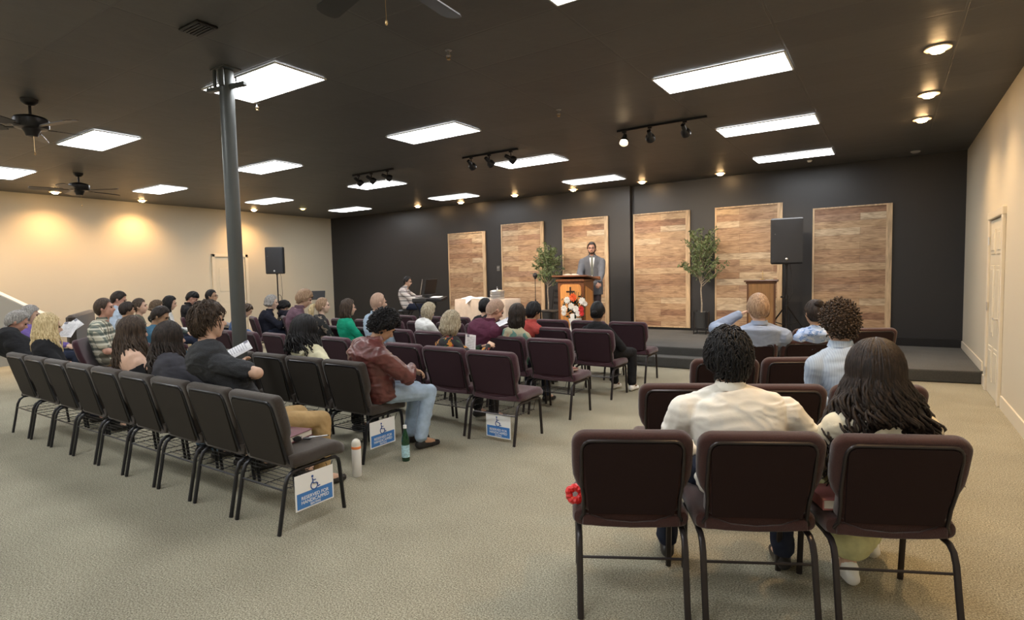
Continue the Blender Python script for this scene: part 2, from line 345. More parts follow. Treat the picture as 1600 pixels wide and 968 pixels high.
# baseboards along the right wall and the left wall
bd = MB().box((XR-.008, (YN+8.0)/2, .07), (.016, 8.0-YN, .14)); bd.box((XR-.008, 9.36, .07), (.016, .26, .14)); bd.box((XR-.008, 10.80, .17+.06), (.016, 2.5, .12))
struct(bd.build('baseboard_right', M['trim'], smooth=False))
bd = MB().box((XL+.008, (YN+7.98)/2, .07), (.016, 7.98-YN, .14)).box((XL+.008, 10.5, .07), (.016, 2.9, .14))
struct(bd.build('baseboard_left', M['trim'], smooth=False))
bd = MB().box((-.28, YB-.008, .17+.07), (2.6, .016, .14)); struct(bd.build('baseboard_back', M['black_metal'], smooth=False))
# stage: a low platform along the black wall and a second level on it
def slab(name, out, z0, z1, m):
    n = len(out); vs = [(x, y, z0) for x, y in out]+[(x, y, z1) for x, y in out]
    fs = [tuple(range(n-1, -1, -1)), tuple(range(n, 2*n))]+[(i, (i+1) % n, n+(i+1) % n, n+i) for i in range(n)]
    return MB().add(vs, fs)
low = [(-11.6, 8.95), (-2.65, 9.02), (.17, 9.36), (XR-.02, 9.50), (XR-.02, YB), (-11.6, YB)]
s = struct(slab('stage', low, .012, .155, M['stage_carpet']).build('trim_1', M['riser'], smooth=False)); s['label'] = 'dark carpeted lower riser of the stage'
s2 = struct(slab('x', [(x, y) for x, y in low], .155, .17, 0).build('trim_2', M['stage_carpet'], smooth=False)); s2['label'] = 'grey carpeted lower level of the stage'
up = [(-11.2, 9.28), (-1.35, 9.32), (-1.35, YB), (-11.2, YB)]
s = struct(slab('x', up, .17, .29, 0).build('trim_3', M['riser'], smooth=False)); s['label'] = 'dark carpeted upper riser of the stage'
s = struct(slab('x', up, .29, .305, 0).build('trim_4', M['stage_carpet'], smooth=False)); s['label'] = 'grey carpeted upper level of the stage'
Z1, Z2 = .17, .305
# ---------------------------------------------------------------- doors
def hinge_door():
    # six-panel door in the right wall: y 8.12 .. 9.12
    y0, y1, zt = 8.16, 9.06, 2.09
    o = empty('door_1', (XR, (y0+y1)/2, 0)); o['kind'] = 'structure'; o['label'] = 'cream six panel door in the right wall'
    W = y1-y0
    fr = MB()
    for sy in (-1, 1): fr.box((-.016, sy*(W/2+.050), (zt+.09)/2), (.036, .085, zt+.09), bev=.006)
    fr.box((-.017, 0, zt+.056), (.042, W+.21, .09), bev=.006)
    fr.build('door_frame', M['trim'], o, smooth=False)
    gp = MB().box((-.001, 0, zt/2), (.003, W+.018, zt+.014)); gp.build('door_gap_shade', M['black_metal'], o, smooth=False)  # black sheet behind the leaf paints the shade of the gap
    lf = MB().box((-.004, 0, zt/2), (.012, W, zt-.01)); 
    for (cz, h) in ((.38, .42), (1.13, .84), (1.83, .30)):
        for sy in (-1, 1):
            lf.box((-.012, sy*W*.235, cz), (.012, W*.33, h), bev=.005); lf.box((-.018, sy*W*.235, cz), (.012, W*.24, h-.09), bev=.005)
    lf.build('door_leaf', M['door'], o)
    k = MB().cyl((-.01, -W/2+.07, .95), (-.022, -W/2+.07, .95), .032).cyl((-.02, -W/2+.07, .95), (-.06, -W/2+.07, .95), .011)
    k.tube([(-.058, -W/2+.07, .95), (-.06, -W/2+.12, .952), (-.055, -W/2+.19, .95)], .010)
    k.build('door_handle', M['chrome'], o)
    hg = MB()
    for z in (.25, 1.05, 1.85): hg.cyl((-.03, W/2+.005, z-.05), (-.03, W/2+.005, z+.05), .008)
    hg.build('hinge', M['chrome'], o)
hinge_door()
def left_door():
    y0, y1, zt = 8.15, 8.97, 2.2
    o = empty('door_2', (XL, (y0+y1)/2, 0)); o['kind'] = 'structure'; o['label'] = 'cream door in the left wall behind the grey pole'; W = y1-y0
    fr = MB()
    for sy in (-1, 1): fr.box((.02, sy*(W/2+.05), (zt+.08)/2), (.05, .08, zt+.08), bev=.008)
    fr.box((.02, 0, zt+.04), (.05, W+.18, .08), bev=.008); fr.build('door_frame', M['trim'], o, smooth=False)
    gp = MB().box((-.001, 0, zt/2), (.003, W+.018, zt+.014)); gp.build('door_gap_shade', M['black_metal'], o, smooth=False)  # shade round this leaf, drawn as a black sheet
    lf = MB().box((.006, 0, zt/2), (.012, W, zt)); lf.box((.014, 0, 1.05), (.012, W*.8, .05)); lf.box((.014, 0, 1.6), (.012, W*.76, .62), bev=.004); lf.box((.014, 0, .55), (.012, W*.76, .8), bev=.004)
    lf.build('door_leaf', M['door'], o)
    MB().cyl((.01, W/2-.07, 1.0), (.05, W/2-.07, 1.0), .014).ball((.06, W/2-.07, 1.0), .028).build('door_knob', M['chrome'], o)
left_door()
# sloping half wall by the left wall
hw = thing('stair_half_wall', 'white capped sloping half wall at the far left edge', 'stair rail', (XL+.35, 3.6, 0))
pan = MB(); ys = [(-1.6, 2.5), (.80, .95)]
pan.add([(-.05, -1.6, 0), (.05, -1.6, 0), (.05, .8, 0), (-.05, .8, 0), (-.05, -1.6, 2.5), (.05, -1.6, 2.5), (.05, .8, .90), (-.05, .8, .90)], [(0, 3, 2, 1), (4, 5, 6, 7), (0, 1, 5, 4), (2, 3, 7, 6), (1, 2, 6, 5), (0, 4, 7, 3)])
pan.build('panel', mat('grey_panel_paint', (.30, .30, .27), .6), hw, smooth=False)
cp = MB().tube([(0, -1.65, 2.56), (0, .84, .90)], .045, 4, flat=1.3); cp.build('cap_rail', M['white'], hw, smooth=False)
# ---------------------------------------------------------------- ceiling lights
def panel_proto():
    o = empty('ceiling_light'); w_, d_ = 1.163, .52
    fr = MB()
    for s_ in (-1, 1): fr.box((0, s_*(d_/2+.006), -.003), (w_+.024, .012, .014)); fr.box((s_*(w_/2+.006), 0, -.003), (.012, d_, .014))
    fr.build('frame', M['white'] if False else mat('panel_frame', (.6, .6, .58), .5), o, smooth=False)
    MB().box((0, 0, -.002), (w_, d_, .006)).build('diffuser', M['panel_light'], o, smooth=False)
    remember(o); return o
PX0, PY0 = -.7912-1.163/2, 3.0822+.26
rown = {3: 'farthest row, nearest the black wall', 2: 'second row from the black wall', 1: 'third row from the black wall', 0: 'fourth row from the black wall'}
coln = ['rightmost column', 'second column from the right', 'third column from the right', 'leftmost column']
pp = panel_proto(); first = True
for ci in range(4):
    for ri in range(-3, 4):
        o = pp if first else copy_tree(pp); first = False
        x = PX0-ci*3.6576; y = PY0+ri*2.4384
        if ci == 3: x += .0
        o.location = (x, y, CEIL-.008)
        o['category'] = 'ceiling light'; o['group'] = 'square white fluorescent ceiling panels'
        o['label'] = ('glowing white ceiling panel, %s, %s' % (coln[ci], rown[ri])) if ri >= 0 else 'glowing white ceiling panel behind the camera'
# recessed downlights
def can_proto(nm, bulb):
    o = empty(nm)
    MB().lathe([(.072, 0), (.10, 0), (.104, -.008), (.10, -.014), (.078, -.012)], n=28).build('trim_ring', M['can_ring'], o)
    MB().lathe([(.0, -.004), (.055, -.005), (.062, -.022), (.045, -.042), (.015, -.05)], n=20).build('bulb', bulb, o)
    remember(o); return o
def spot(loc, aim, power, ang, col=(1, .66, .34), blend=.9, size=.05, parent=None):
    l = bpy.data.lights.new('spot_lamp', 'SPOT'); l.energy = power; l.spot_size = R(ang); l.spot_blend = blend; l.color = col; l.shadow_soft_size = size
    o = bpy.data.objects.new('spot_lamp', l); COL.objects.link(o); o.location = loc
    o.rotation_euler = (Vector(aim)-Vector(loc)).to_track_quat('-Z', 'Y').to_euler(); return o
cans = [(.32, 6.27, 'right', 'nearest of the three warm downlights by the right wall'), (.33, 7.86, 'right', 'middle of the three warm downlights by the right wall'), (.32, 9.12, 'right', 'farthest of the three warm downlights by the right wall'),
        (-2.77, 11.58, 'back', 'warm downlight above the potted tree right of the podium'), (-4.33, 11.52, 'back', 'warm downlight just right of the wall ledge'), (-5.93, 11.5, 'back', 'warm downlight above the panel behind the speaker'), (-7.41, 11.37, 'back', 'warm downlight above the second wood panel'), (-9.14, 11.5, 'back', 'warm downlight above the leftmost wood panel'), (-10.46, 11.33, 'back', 'leftmost warm downlight above the black wall'),
        (-14.1, 4.60, 'left', 'warm downlight beside the distant ceiling fan'), (-14.2, 6.25, 'left', 'warm downlight above the cream left wall, second from the fan'), (-14.1, 8.93, 'left', 'warm downlight near the left door behind the pole')]
c0 = None
for i, (x, y, sd, lb) in enumerate(cans):
    if c0 is None: c0 = can_proto('downlight', M['bulb_warm']); o = c0
    else: o = copy_tree(c0)
    o.location = (x, y, CEIL-.001); tag(o, lb, 'downlight', 'recessed warm downlights')
    if sd == 'left': aim = (x-.75, y, 0); pw = CAN_W*1.5
    elif sd == 'right': aim = (x+.15, y, 0); pw = CAN_W*1.3
    else: aim = (x, y+.12, 0); pw = CAN_W*.55
    spot((x, y, CEIL-.07), aim, pw, 125 if sd != 'back' else 90, col=(1, .58, .24) if sd == 'left' else (1, .66, .34))
cd = can_proto('downlight', M['bulb_dim']); cd.location = (-13.01, 9.64, CEIL-.001); tag(cd, 'dim yellow downlight near the far left corner', 'downlight', 'recessed warm downlights')
for (x, y, sd) in ((.32, 4.65, 1), (.32, 3.0, 1), (-14.0, 3.0, -1), (-14.0, 1.4, -1)):
    o = copy_tree(c0); o.location = (x, y, CEIL-.001); tag(o, 'warm downlight close to the side wall, outside the photo', 'downlight', 'recessed warm downlights')
    spot((x, y, CEIL-.07), (x+sd*.2, y, 0), CAN_W*(1.8 if sd < 0 else 1.3), 125)
# dark ceiling sprinkler / vent dots
def small_disc(name, lb, cat, x, y, r, m, prof=None):
    o = MB().lathe(prof or [(r, 0), (r, -.012), (r*.6, -.03), (0.001, -.032)], n=20).build(name, m); o.location = (x, y, CEIL-.001); tag(o, lb, cat); return o
small_disc('smoke_detector', 'pale smoke detector on the ceiling near the black wall', 'smoke detector', .33, 11.62, .07, mat('grey_plastic', (.4, .38, .36), .5))
p = at(1265, 251, 1); d = p-Vector((0, 0, H)); d = d*(1.87/d.z)
small_disc('sprinkler_head', 'small pale sprinkler head beyond the right ceiling panel', 'sprinkler', d.x, d.y, .04, M['white'])
def hang_bit(px, py, lb):
    p = at(px, py, 1)-Vector((0, 0, H)); p = p*(1.80/p.z)
    o = thing('sprinkler_head', lb, 'sprinkler', (p.x, p.y, CEIL))
    MB().lathe([(.03, 0), (.03, -.006), (.012, -.01), (.012, -.04), (.02, -.045), (.02, -.05)], n=12).build('escutcheon', M['metal'], o)
    MB().tube([(-.02, 0, -.045), (-.022, 0, -.06), (0, 0, -.075), (.022, 0, -.06), (.02, 0, -.045)], .003, 6).cyl((0, 0, -.075), (0, 0, -.08), .016).build('deflector', M['brass'], o)
hang_bit(701, 93, 'small brass sprinkler head hanging near the upper middle of the ceiling')
hang_bit(873, 182, 'small sprinkler head between the two middle ceiling panels')
hang_bit(402, 172, 'thin sprinkler head below the panel beside the pole')
# vent box on the ceiling
o = thing('ceiling_vent', 'small dark vent grille on the ceiling left of the pole', 'vent', (-4.3, 2.35, CEIL))
v = MB().box((0, 0, -.01), (.26, .16, .02), bev=.005); v.build('vent_frame', M['fan_dark'], o, smooth=False)
v = MB()
for k in range(5): v.box((0, -.05+.025*k, -.022), (.22, .012, .006))
v.build('vent_slats', M['black_metal'], o, smooth=False)
# ---------------------------------------------------------------- track lights
def track(x0, x1, y, heads, lb, lit=None):
    cx = (x0+x1)/2; o = thing('track_light', lb, 'track light', (cx, y, CEIL))
    MB().box((0, 0, -.014), (x1-x0, .035, .028), bev=.004).build('track_rail', M['black_metal'], o, smooth=False)
    for i, (hx, aim) in enumerate(heads):
        hxl = hx-cx; base = Vector((hxl, 0, -.03)); st = base+Vector((0, 0, -.07))
        d = (Vector(aim)-Vector((hx, y, CEIL-.13))).normalized(); c = Vector((hxl, 0, -.14))
        h = MB().box(base+Vector((0, 0, -.008)), (.05, .03, .02)).cyl(base, st, .008, n=8)
        q = d.to_track_quat('Z', 'Y').to_matrix().to_4x4(); mt = Matrix.Translation(c-d*.05) @ q
        h.lathe([(.012, -.06), (.026, -.055), (.03, -.02), (.03, .03), (.056, .06), (.062, .10), (.062, .115), (.056, .115), (.05, .08), (.001, .07)], n=20, mt=mt)
        hd = h.build('lamp_head', M['black_metal'] if i != lit else M['black_metal'], o)
        bm = M['bulb_warm'] if True else M['white']
        MB().lathe([(.001, .074), (.045, .074), (.047, .09), (.03, .104), (.001, .108)], n=16, mt=mt).build('bulb', M['bulb_track'], hd)
        spot(Vector((hx, y, CEIL))+c+d*.075, aim, TRACK_W*(1 if i != lit else .5), 55, col=(1, .78, .55), blend=.7, size=.04)
M['bulb_track'] = emitmat('track_bulb', (1, .72, .42), 18.0)
track(-8.2, -7.17, 7.18, [(-8.05, (-8.3, 11, 1.2)), (-7.72, (-7.0, 11, 1.2)), (-7.32, (-5.6, 11.9, 1.6))], 'black track light with three heads over the far ceiling panel on the left')
track(-5.7, -4.65, 7.25, [(-5.53, (-6.0, 11, 1.3)), (-5.18, (-4.9, 10.2, 1.5)), (-4.78, (-3.2, 11.9, 1.6))], 'black track light with three heads, middle of the three tracks')
track(-3.05, -1.88, 7.21, [(-2.95, (-2.45, 5.0, 1.0)), (-2.6, (-3.4, 11, 1.5)), (-2.15, (-2.2, 11, 1.2))], 'black track light nearest the right, one head glowing at the camera', lit=0)
# ---------------------------------------------------------------- ceiling fans
def fan_proto():
    o = empty('ceiling_fan')
    MB().lathe([(.001, 0), (.075, 0), (.07, -.03), (.04, -.06), (.016, -.065)], n=24).build('canopy', M['fan_dark'], o)
    MB().cyl((0, 0, -.06), (0, 0, -.16), .013).build('downrod', M['fan_dark'], o)
    MB().lathe([(.02, -.15), (.06, -.16), (.13, -.18), (.15, -.20), (.15, -.27), (.135, -.29), (.08, -.30), (.06, -.34), (.05, -.37), (.001, -.38)], n=32).build('motor_housing', M['fan_dark'], o)
    for k in range(5):
        a = R(72*k); mt = Matrix.Rotation(a, 4, 'Z') @ Matrix.Translation((0, 0, -.285)) @ Matrix.Rotation(R(12), 4, 'X')
        ir = MB().box((.17, 0, 0), (.14, .03, .008)).box((.24, 0, 0), (.06, .09, .006), bev=.003); ir2 = MB().add(ir.v, ir.f, mt)
        brk = ir2.build('blade_iron', M['fan_dark'], o)
        out = []
        for (x, y_) in ((.22, -.052), (.30, -.062), (.62, -.070), (.655, -.055), (.67, -.02), (.67, .02), (.655, .055), (.62, .070), (.30, .062), (.22, .052)): out.append((x, y_))
        rs = [[(x, y_, -.004) for x, y_ in out], [(x, y_, .004) for x, y_ in out]]
        MB().rings(rs, mt).build('blade', M['fan_blade'], o, smooth=False)
    MB().tube([(.03, 0, -.36), (.03, 0, -.46), (.032, 0, -.53)], .0015, 5).ball((.032, 0, -.545), (.008, .008, .016), 8).build('pull_chain', M['brass'], o)
    remember(o); return o
fp = fan_proto()
for i, (x, y, a, lb) in enumerate(((-7.30, 2.22, 12, 'dark ceiling fan at the left edge in front of a light panel'), (-11.52, 4.10, 30, 'dark ceiling fan far away above the cream left wall'), (-2.22, 2.18, 94, 'dark ceiling fan at the top edge with only its blades in view'))):
    o = fp if i == 0 else copy_tree(fp)
    o.location = (x, y, CEIL); o.rotation_euler.z = R(a); tag(o, lb, 'ceiling fan', 'dark ceiling fans')
# ---------------------------------------------------------------- support pole
o = thing('support_pole', 'round grey steel pole from floor to ceiling left of centre', 'pole', (-4.95, 2.93, 0))
MB().cyl((0, 0, 0), (0, 0, CEIL-.02), .062, n=32).build('pole_shaft', M['pole'], o)
MB().box((0, 0, .006), (.2, .2, .012)).box((0, 0, CEIL-.008), (.22, .16, .014)).build('end_plate', M['pole'], o, smooth=False)
br = MB().box((0, 0, CEIL-.16), (.46, .05, .035), rot=Euler((0, 0, R(10))).to_matrix(), bev=.006)
for s_ in (-1, 1): br.cyl((s_*.06, -.07, CEIL-.17), (s_*.06, -.07, CEIL-.02), .016); br.cyl((s_*.2, -.03, CEIL-.16), (s_*.2, -.03, CEIL-.12), .008)
br.build('bracket', M['metal'] if False else M['pole'], o)
# ---------------------------------------------------------------- wooden wall panels
def wood_panel(x0, x1, z0, z1, yb, lb, left=True):
    w_ = x1-x0; h = z1-z0; o = thing('wood_panel', lb, 'wood panel', ((x0+x1)/2, yb, z0), group='plank panels on the black wall')
    MB().box((0, -.02, h/2), (w_-.02, .03, h-.02)).build('plank_field', M['planks'], o, smooth=False)
    f = MB()
    f.box((w_/2-.045, -.03, h/2), (.09, .04, h)); f.box((-w_/2+.015, -.03, h/2), (.03, .04, h))
    f.box((-.03, -.03, h-.012), (w_-.12, .04, .024)); f.box((-.03, -.03, .012), (w_-.12, .04, .024))
    f.build('edge_boards', M['pine'], o, smooth=False)
zb = .36; zt = 2.85
for (pa, pb, lb) in ((701, 759, 'plank wood panel leftmost on the black wall, beside the white-clothed table'), (784, 850, 'plank wood panel behind the left potted tree'), (879, 950.5, 'plank wood panel directly behind the man in the grey suit'), (990, 1078, 'plank wood panel just left of the right potted tree'), (1117, 1222, 'plank wood panel behind the small brown lectern'), (1269, 1393, 'plank wood panel rightmost on the black wall')):
    yb = YB-.12 if pb < 960 else YB
    a = at(pa, 420, yb-.05); c = at(pb, 420, yb-.05)
    t = {701: 2.70}.get(pa, 2.83); t = 2.67 if pa == 1269 else t
    wood_panel(a.x, c.x, zb, t, yb, lb)
o = thing('wall_outlet', 'small pale switch plate on the black wall between wood panels', 'outlet', (at(779, 419, YB-.12).x, YB-.12, at(779, 419, YB-.12).z))
MB().box((0, -.006, 0), (.09, .012, .13), bev=.003).build('cover_plate', mat('grey_plate', (.12, .12, .12), .4), o); MB().box((-.02, -.016, .02), (.012, .01, .03)).box((.02, -.016, .02), (.012, .01, .03)).build('switch', M['metal'], o)
# ================================================================ chairs
# local frame: x across, +y forward; rear feet on y=0, front feet on y=.5
def chair_proto(kind, W, rack=None):
    rack = kind != 'maroon'
    fab, bak, fr = {'brown': ('brown_fabric', 'brown_back', 'frame_black'), 'purple': ('purple_fabric', 'purple_back', 'frame_metal'), 'maroon': ('shaded_plum_fabric', 'shaded_plum_back', 'frame_metal')}[kind]  # the maroon kind is plum with shade painted into its colours
    o = empty('padded_chair')
    # seat cushion with a rolled waterfall front
    out = rrect(W-.01, .085, .036, 5, cz=0)
    m = MB(); prof = [(.098, .90, .0), (.105, .97, .0), (.13, 1, .0), (.22, 1, -.004), (.34, 1, .004), (.43, 1, .004), (.475, .99, -.004), (.505, .96, -.014), (.522, .88, -.024)]
    rs = []
    for y, sx, dz in prof:
        sz = 1 if .11 < y < .5 else (.85 if y < .11 else (.82 if y < .51 else .5))
        rs.append([(x*sx, y, .430+dz+z*sz+(.010*(1-(2*x/W)**2) if z > 0 else 0)) for x, z in out])
    m.rings(rs[::-1]); m.build('seat', M[fab], o)
    # backrest: leans so that its top is above the rear feet
    z0, z1 = (.405 if kind == 'brown' else .455), .875
    ol = []
    n = 6; r = .040 if kind == 'brown' else .062; hw = W/2-(.001 if kind == 'brown' else .004); lw = W/2-.05
    for k in range(n+1): a = R(90*k/n); ol.append((hw-r+r*math.cos(a), z1-r+r*math.sin(a)))
    for k in range(n+1): a = R(90+90*k/n); ol.append((-hw+r+r*math.cos(a), z1-r+r*math.sin(a)))
    ol += [(-hw, .72), (-hw+.004, .66), (-hw+.02, .61), (-lw, .57), (-lw, z0+.03), (-lw+.03, z0)]
    ol += [(lw-.03, z0), (lw, z0+.03), (lw, .57), (hw-.02, .61), (hw-.004, .66), (hw, .72)]
    tilt = Matrix.Translation((0, .125, .44)) @ Matrix.Rotation(R(14.5), 4, 'X') @ Matrix.Translation((0, 0, -.44))
    pillow(MB(), ol, -.03, .038, .026, tilt).build('backrest', M[fab], o)
    pw = W-.115; pz0 = z0+.014; pz1 = z1-.038
    pts = []
    rr = .04
    for k in range(n+1): a = R(90*k/n); pts.append((pw/2-rr+rr*math.cos(a), pz1-rr+rr*math.sin(a)))
    for k in range(n+1): a = R(90+90*k/n); pts.append((-pw/2+rr+rr*math.cos(a), pz1-rr+rr*math.sin(a)))
    pts += [(-pw/2+.022, pz0), (pw/2-.022, pz0)]
    MB().prism(pts, -.042, -.026, tilt).build('back_panel', M[bak], o, ang=30)
    if kind != 'brown':
        vo = [(lw, .455), (lw*.86, .452), (lw*.5, .424), (0, .414), (-lw*.5, .424), (-lw*.86, .452), (-lw, .455), (-lw, .40), (-lw*.6, .392), (0, .388), (lw*.6, .392), (lw, .40)]
        vo = vo[::-1]
        pillow(MB(), vo[::-1], .085, .13, .010).build('rear_valance', M[fab], o)
    # frame
    f = MB(); lx = W/2-.034
    for s_ in (-1, 1):
        path = [(s_*(lx+.004), .115, .40)]
        for z in (.46, .55, .62, .70, .78): 
            p = tilt @ Vector((s_*(pw/2+.010 if z > .6 else pw/2+.002), -.032, z)); path.append(tuple(p))
        p = tilt @ Vector((s_*(pw/2+.008), -.032, pz1-rr)); path.append(tuple(p))
        for k in range(1, 5):
            a = R(90*k/4); p = tilt @ Vector((s_*(pw/2+.008-rr+rr*math.cos(a)), -.032, pz1-rr+(rr+.008)*math.sin(a))); path.append(tuple(p))
        p = tilt @ Vector((0, -.032, pz1+.008)); path.append(tuple(p))
        f.tube(path, .0085, 8)
    f.build('back_frame', M[fr], o)
    for s_ in (-1, 1):
        x = s_*lx
        MB().tube([(x, .40, .375), (x, .44, .372), (x, .462, .355), (x, .472, .32), (x, .50, 0)], .015, 8, flat=.8).build('leg', M[fr], o)
        MB().tube([(x, .16, .372), (x, .11, .368), (x, .078, .345), (x, .058, .30), (x, .03, .15), (x, 0, 0)], .015, 8, flat=.8).build('leg', M[fr], o)
    f = MB()
    for s_ in (-1, 1): f.tube([(s_*lx, .15, .372), (s_*lx, .41, .375)], .0125, 8)
    f.tube([(-lx, .2, .378), (lx, .2, .378)], .010, 8); f.tube([(-lx, .36, .378), (lx, .36, .378)], .010, 8)
    f.build('seat_frame', M[fr], o)
    MB().tube([(-lx, .052, .265), (lx, .052, .265)], .0065, 6).build('stretcher', M[fr], o)
    if rack:
        f = MB()
        for k in range(7): y = .10+.045*k; f.tube([(-lx, y, .265), (lx, y, .265)], .0025, 5)
        for s_ in (-1, 0, 1): f.tube([(s_*(lx-.03), .055, .265), (s_*(lx-.03), .40, .262), (s_*(lx-.03), .44, .34)], .003, 5)
        f.build('book_rack', M[fr], o)
    remember(o); return o
PROTO = {}; CHAIRS = []
ORD = ['first', 'second', 'third', 'fourth', 'fifth', 'sixth', 'seventh', 'eighth', 'ninth', 'tenth', 'eleventh']
def chair(kind, W, x, y, rz, label, group, z=0):
    key = (kind, round(W, 3))
    if key not in PROTO: o = PROTO[key] = chair_proto(kind, W)
    else: o = copy_tree(PROTO[key])
    o.location = (x, y, z); o.rotation_euler.z = R(rz); tag(o, label, 'chair', group); CHAIRS.append((x, y)); return o
for i in range(9): chair('brown', .528, -3.325-.53*i, 2.02, 0, 'taupe padded chair in the nearest left row, %s from the aisle end' % (ORD[i] if i else 'first'), 'taupe chairs of the nearest left row')
for i in range(4): chair('brown', .528, -3.90-.53*i, 3.20, 0, 'taupe padded chair in the short second row, %s from the aisle end' % ORD[i], 'taupe chairs of the second left row')
def mid_row(n, y0, dy, lab, grp, x0=-3.09, skip=()):
    for i in range(n):
        if i in skip: continue
        chair('purple', .59, x0-.62*i, y0+dy*min(i, 4), -1.5*min(i, 4), 'plum padded chair in the %s row, %s from the centre aisle' % (lab, ORD[i]), grp)
mid_row(9, 4.24, .06, 'third', 'plum chairs of the third row')
mid_row(8, 5.33, .05, 'fourth', 'plum chairs of the fourth row')
mid_row(10, 6.42, .05, 'fifth', 'plum chairs of the fifth row')
mid_row(9, 7.58, .0, 'front', 'plum chairs of the front row')
def rchair(x, y, rz, lab): chair('maroon', .545, x, y, rz, lab, 'shaded plum chairs of the right block')  # plum chairs coloured dark maroon to stand for shade
rchair(-.935, 2.345, 28, 'shaded plum chair in the nearest right row, at its left aisle end')
rchair(-.440, 2.590, 27.5, 'shaded plum chair in the nearest right row, behind the person in the white shirt')
rchair(.065, 2.815, 25, 'shaded plum chair in the nearest right row, behind the long dark haired woman')
rchair(-1.06, 3.50, 27, 'shaded plum chair at the left end of the second right row')
rchair(-.53, 3.74, 27, 'middle shaded plum chair of the second right row')
rchair(-.03, 3.98, 24, 'shaded plum chair of the second right row under the curly haired person')
rchair(-1.07, 4.66, 30, 'shaded plum chair at the left end of the third right row')
rchair(-.59, 4.96, 30, 'middle shaded plum chair of the third right row')
rchair(-.12, 5.22, 30, 'right hand shaded plum chair of the third right row')
rchair(-1.13, 5.92, 26, 'shaded plum chair under the man in the light blue shirt')
rchair(-.63, 6.20, 26, 'shaded plum chair under the woman in the blue floral top')
rchair(-1.18, 7.15, 28, 'shaded plum chair of the farthest right row, left of the two others')
rchair(-.68, 7.42, 28, 'shaded plum chair of the farthest right row, middle one')
rchair(-.14, 7.68, 28, 'shaded plum chair of the farthest right row, in front of the rightmost wood panel')
# ================================================================ people
SKIN = {k: mat('skin_'+k, c, .5, spec=.35, var=.06, scale=25) for k, c in dict(fair=(.62, .40, .29), pale=(.68, .47, .36), tan=(.50, .30, .19), olive=(.42, .25, .15), pink=(.62, .34, .25), brown=(.20, .105, .06)).items()}
HAIRM = {k: hairmat('hair_'+k, c, h) for k, (c, h) in dict(black=((.004, .0036, .004), (.012, .011, .012)), darkbrown=((.008, .0055, .0045), (.040, .026, .019)), brown=((.022, .014, .009), (.085, .055, .036)), tawny=((.05, .032, .018), (.18, .12, .07)),
   blonde=((.38, .27, .12), (.85, .70, .42)), ash=((.20, .16, .10), (.58, .50, .36)), grey=((.16, .15, .14), (.45, .43, .40)), white=((.4, .38, .36), (.75, .72, .70)), sand=((.20, .12, .07), (.48, .32, .20)), fuzz=((.34, .22, .16), (.50, .34, .25)), fuzzdark=((.05, .04, .035), (.12, .10, .085))).items()}
def wrinkle(amp, f=9, seed=0, dirv=(1, 1, 3)):
    sv = Vector((seed*3.7, seed*1.3, seed*2.1))
    def fn(p):
        q = Vector((p.x*f*dirv[0], p.y*f*dirv[1], p.z*f*dirv[2]))+sv
        q += noise.noise_vector(q*.5)*1.4
        n = 1-abs(noise.noise(q))*2.2
        return amp*(n-.45)
    return fn
def ik(a, b, l1, l2, pole):
    a = Vector(a); b = Vector(b); d = b-a; L = min(d.length, (l1+l2)*.995); dn = d.normalized(); b = a+dn*L
    x = (l1*l1-l2*l2+L*L)/(2*L); h = math.sqrt(max(0, l1*l1-x*x)); p = Vector(pole); p = (p-dn*p.dot(dn)).normalized()
    return a+dn*x+p*h, b
def hand_into(mb, w, d, up, side, s=1.0, curl=.5):
    # palm with five separate bent fingers; d = direction along the hand, up = back of the hand, side = +1 thumb on +u side
    w = Vector(w); d = Vector(d).normalized(); up = Vector(up); up = (up-d*up.dot(d)).normalized(); u = d.cross(up)*side
    for k in range(4):
        o = (k-1.5)*.020*s; mb.cap(w+d*.012*s+u*o*.6, w+d*.082*s+u*o, .014*s, .0125*s, 8)
    for k, (L) in enumerate((.070, .078, .072, .056)):
        o = (1.5-k)*.0205*s; a = w+d*.088*s+u*o; dd = (d+u*(1.5-k)*.06).normalized()
        c1 = (dd*math.cos(curl*.6)-up*math.sin(curl*.6)); b = a+c1*L*s*.45
        c2 = (dd*math.cos(curl*1.5)-up*math.sin(curl*1.5)); c = b+c2*L*s*.33
        c3 = (dd*math.cos(curl*2.3)-up*math.sin(curl*2.3)); e = c+c3*L*s*.25
        mb.cap(a, b, .0095*s, .0088*s, 8).cap(b, c, .0088*s, .008*s, 8).cap(c, e, .008*s, .007*s, 8)
    t0 = w+d*.025*s+u*.024*s; t1 = t0+(d*.7+u*.7-up*.25).normalized()*.038*s; t2 = t1+(d*.95+u*.15-up*.35).normalized()*.032*s
    mb.cap(t0, t1, .013*s, .011*s, 8).cap(t1, t2, .0105*s, .0085*s, 8)
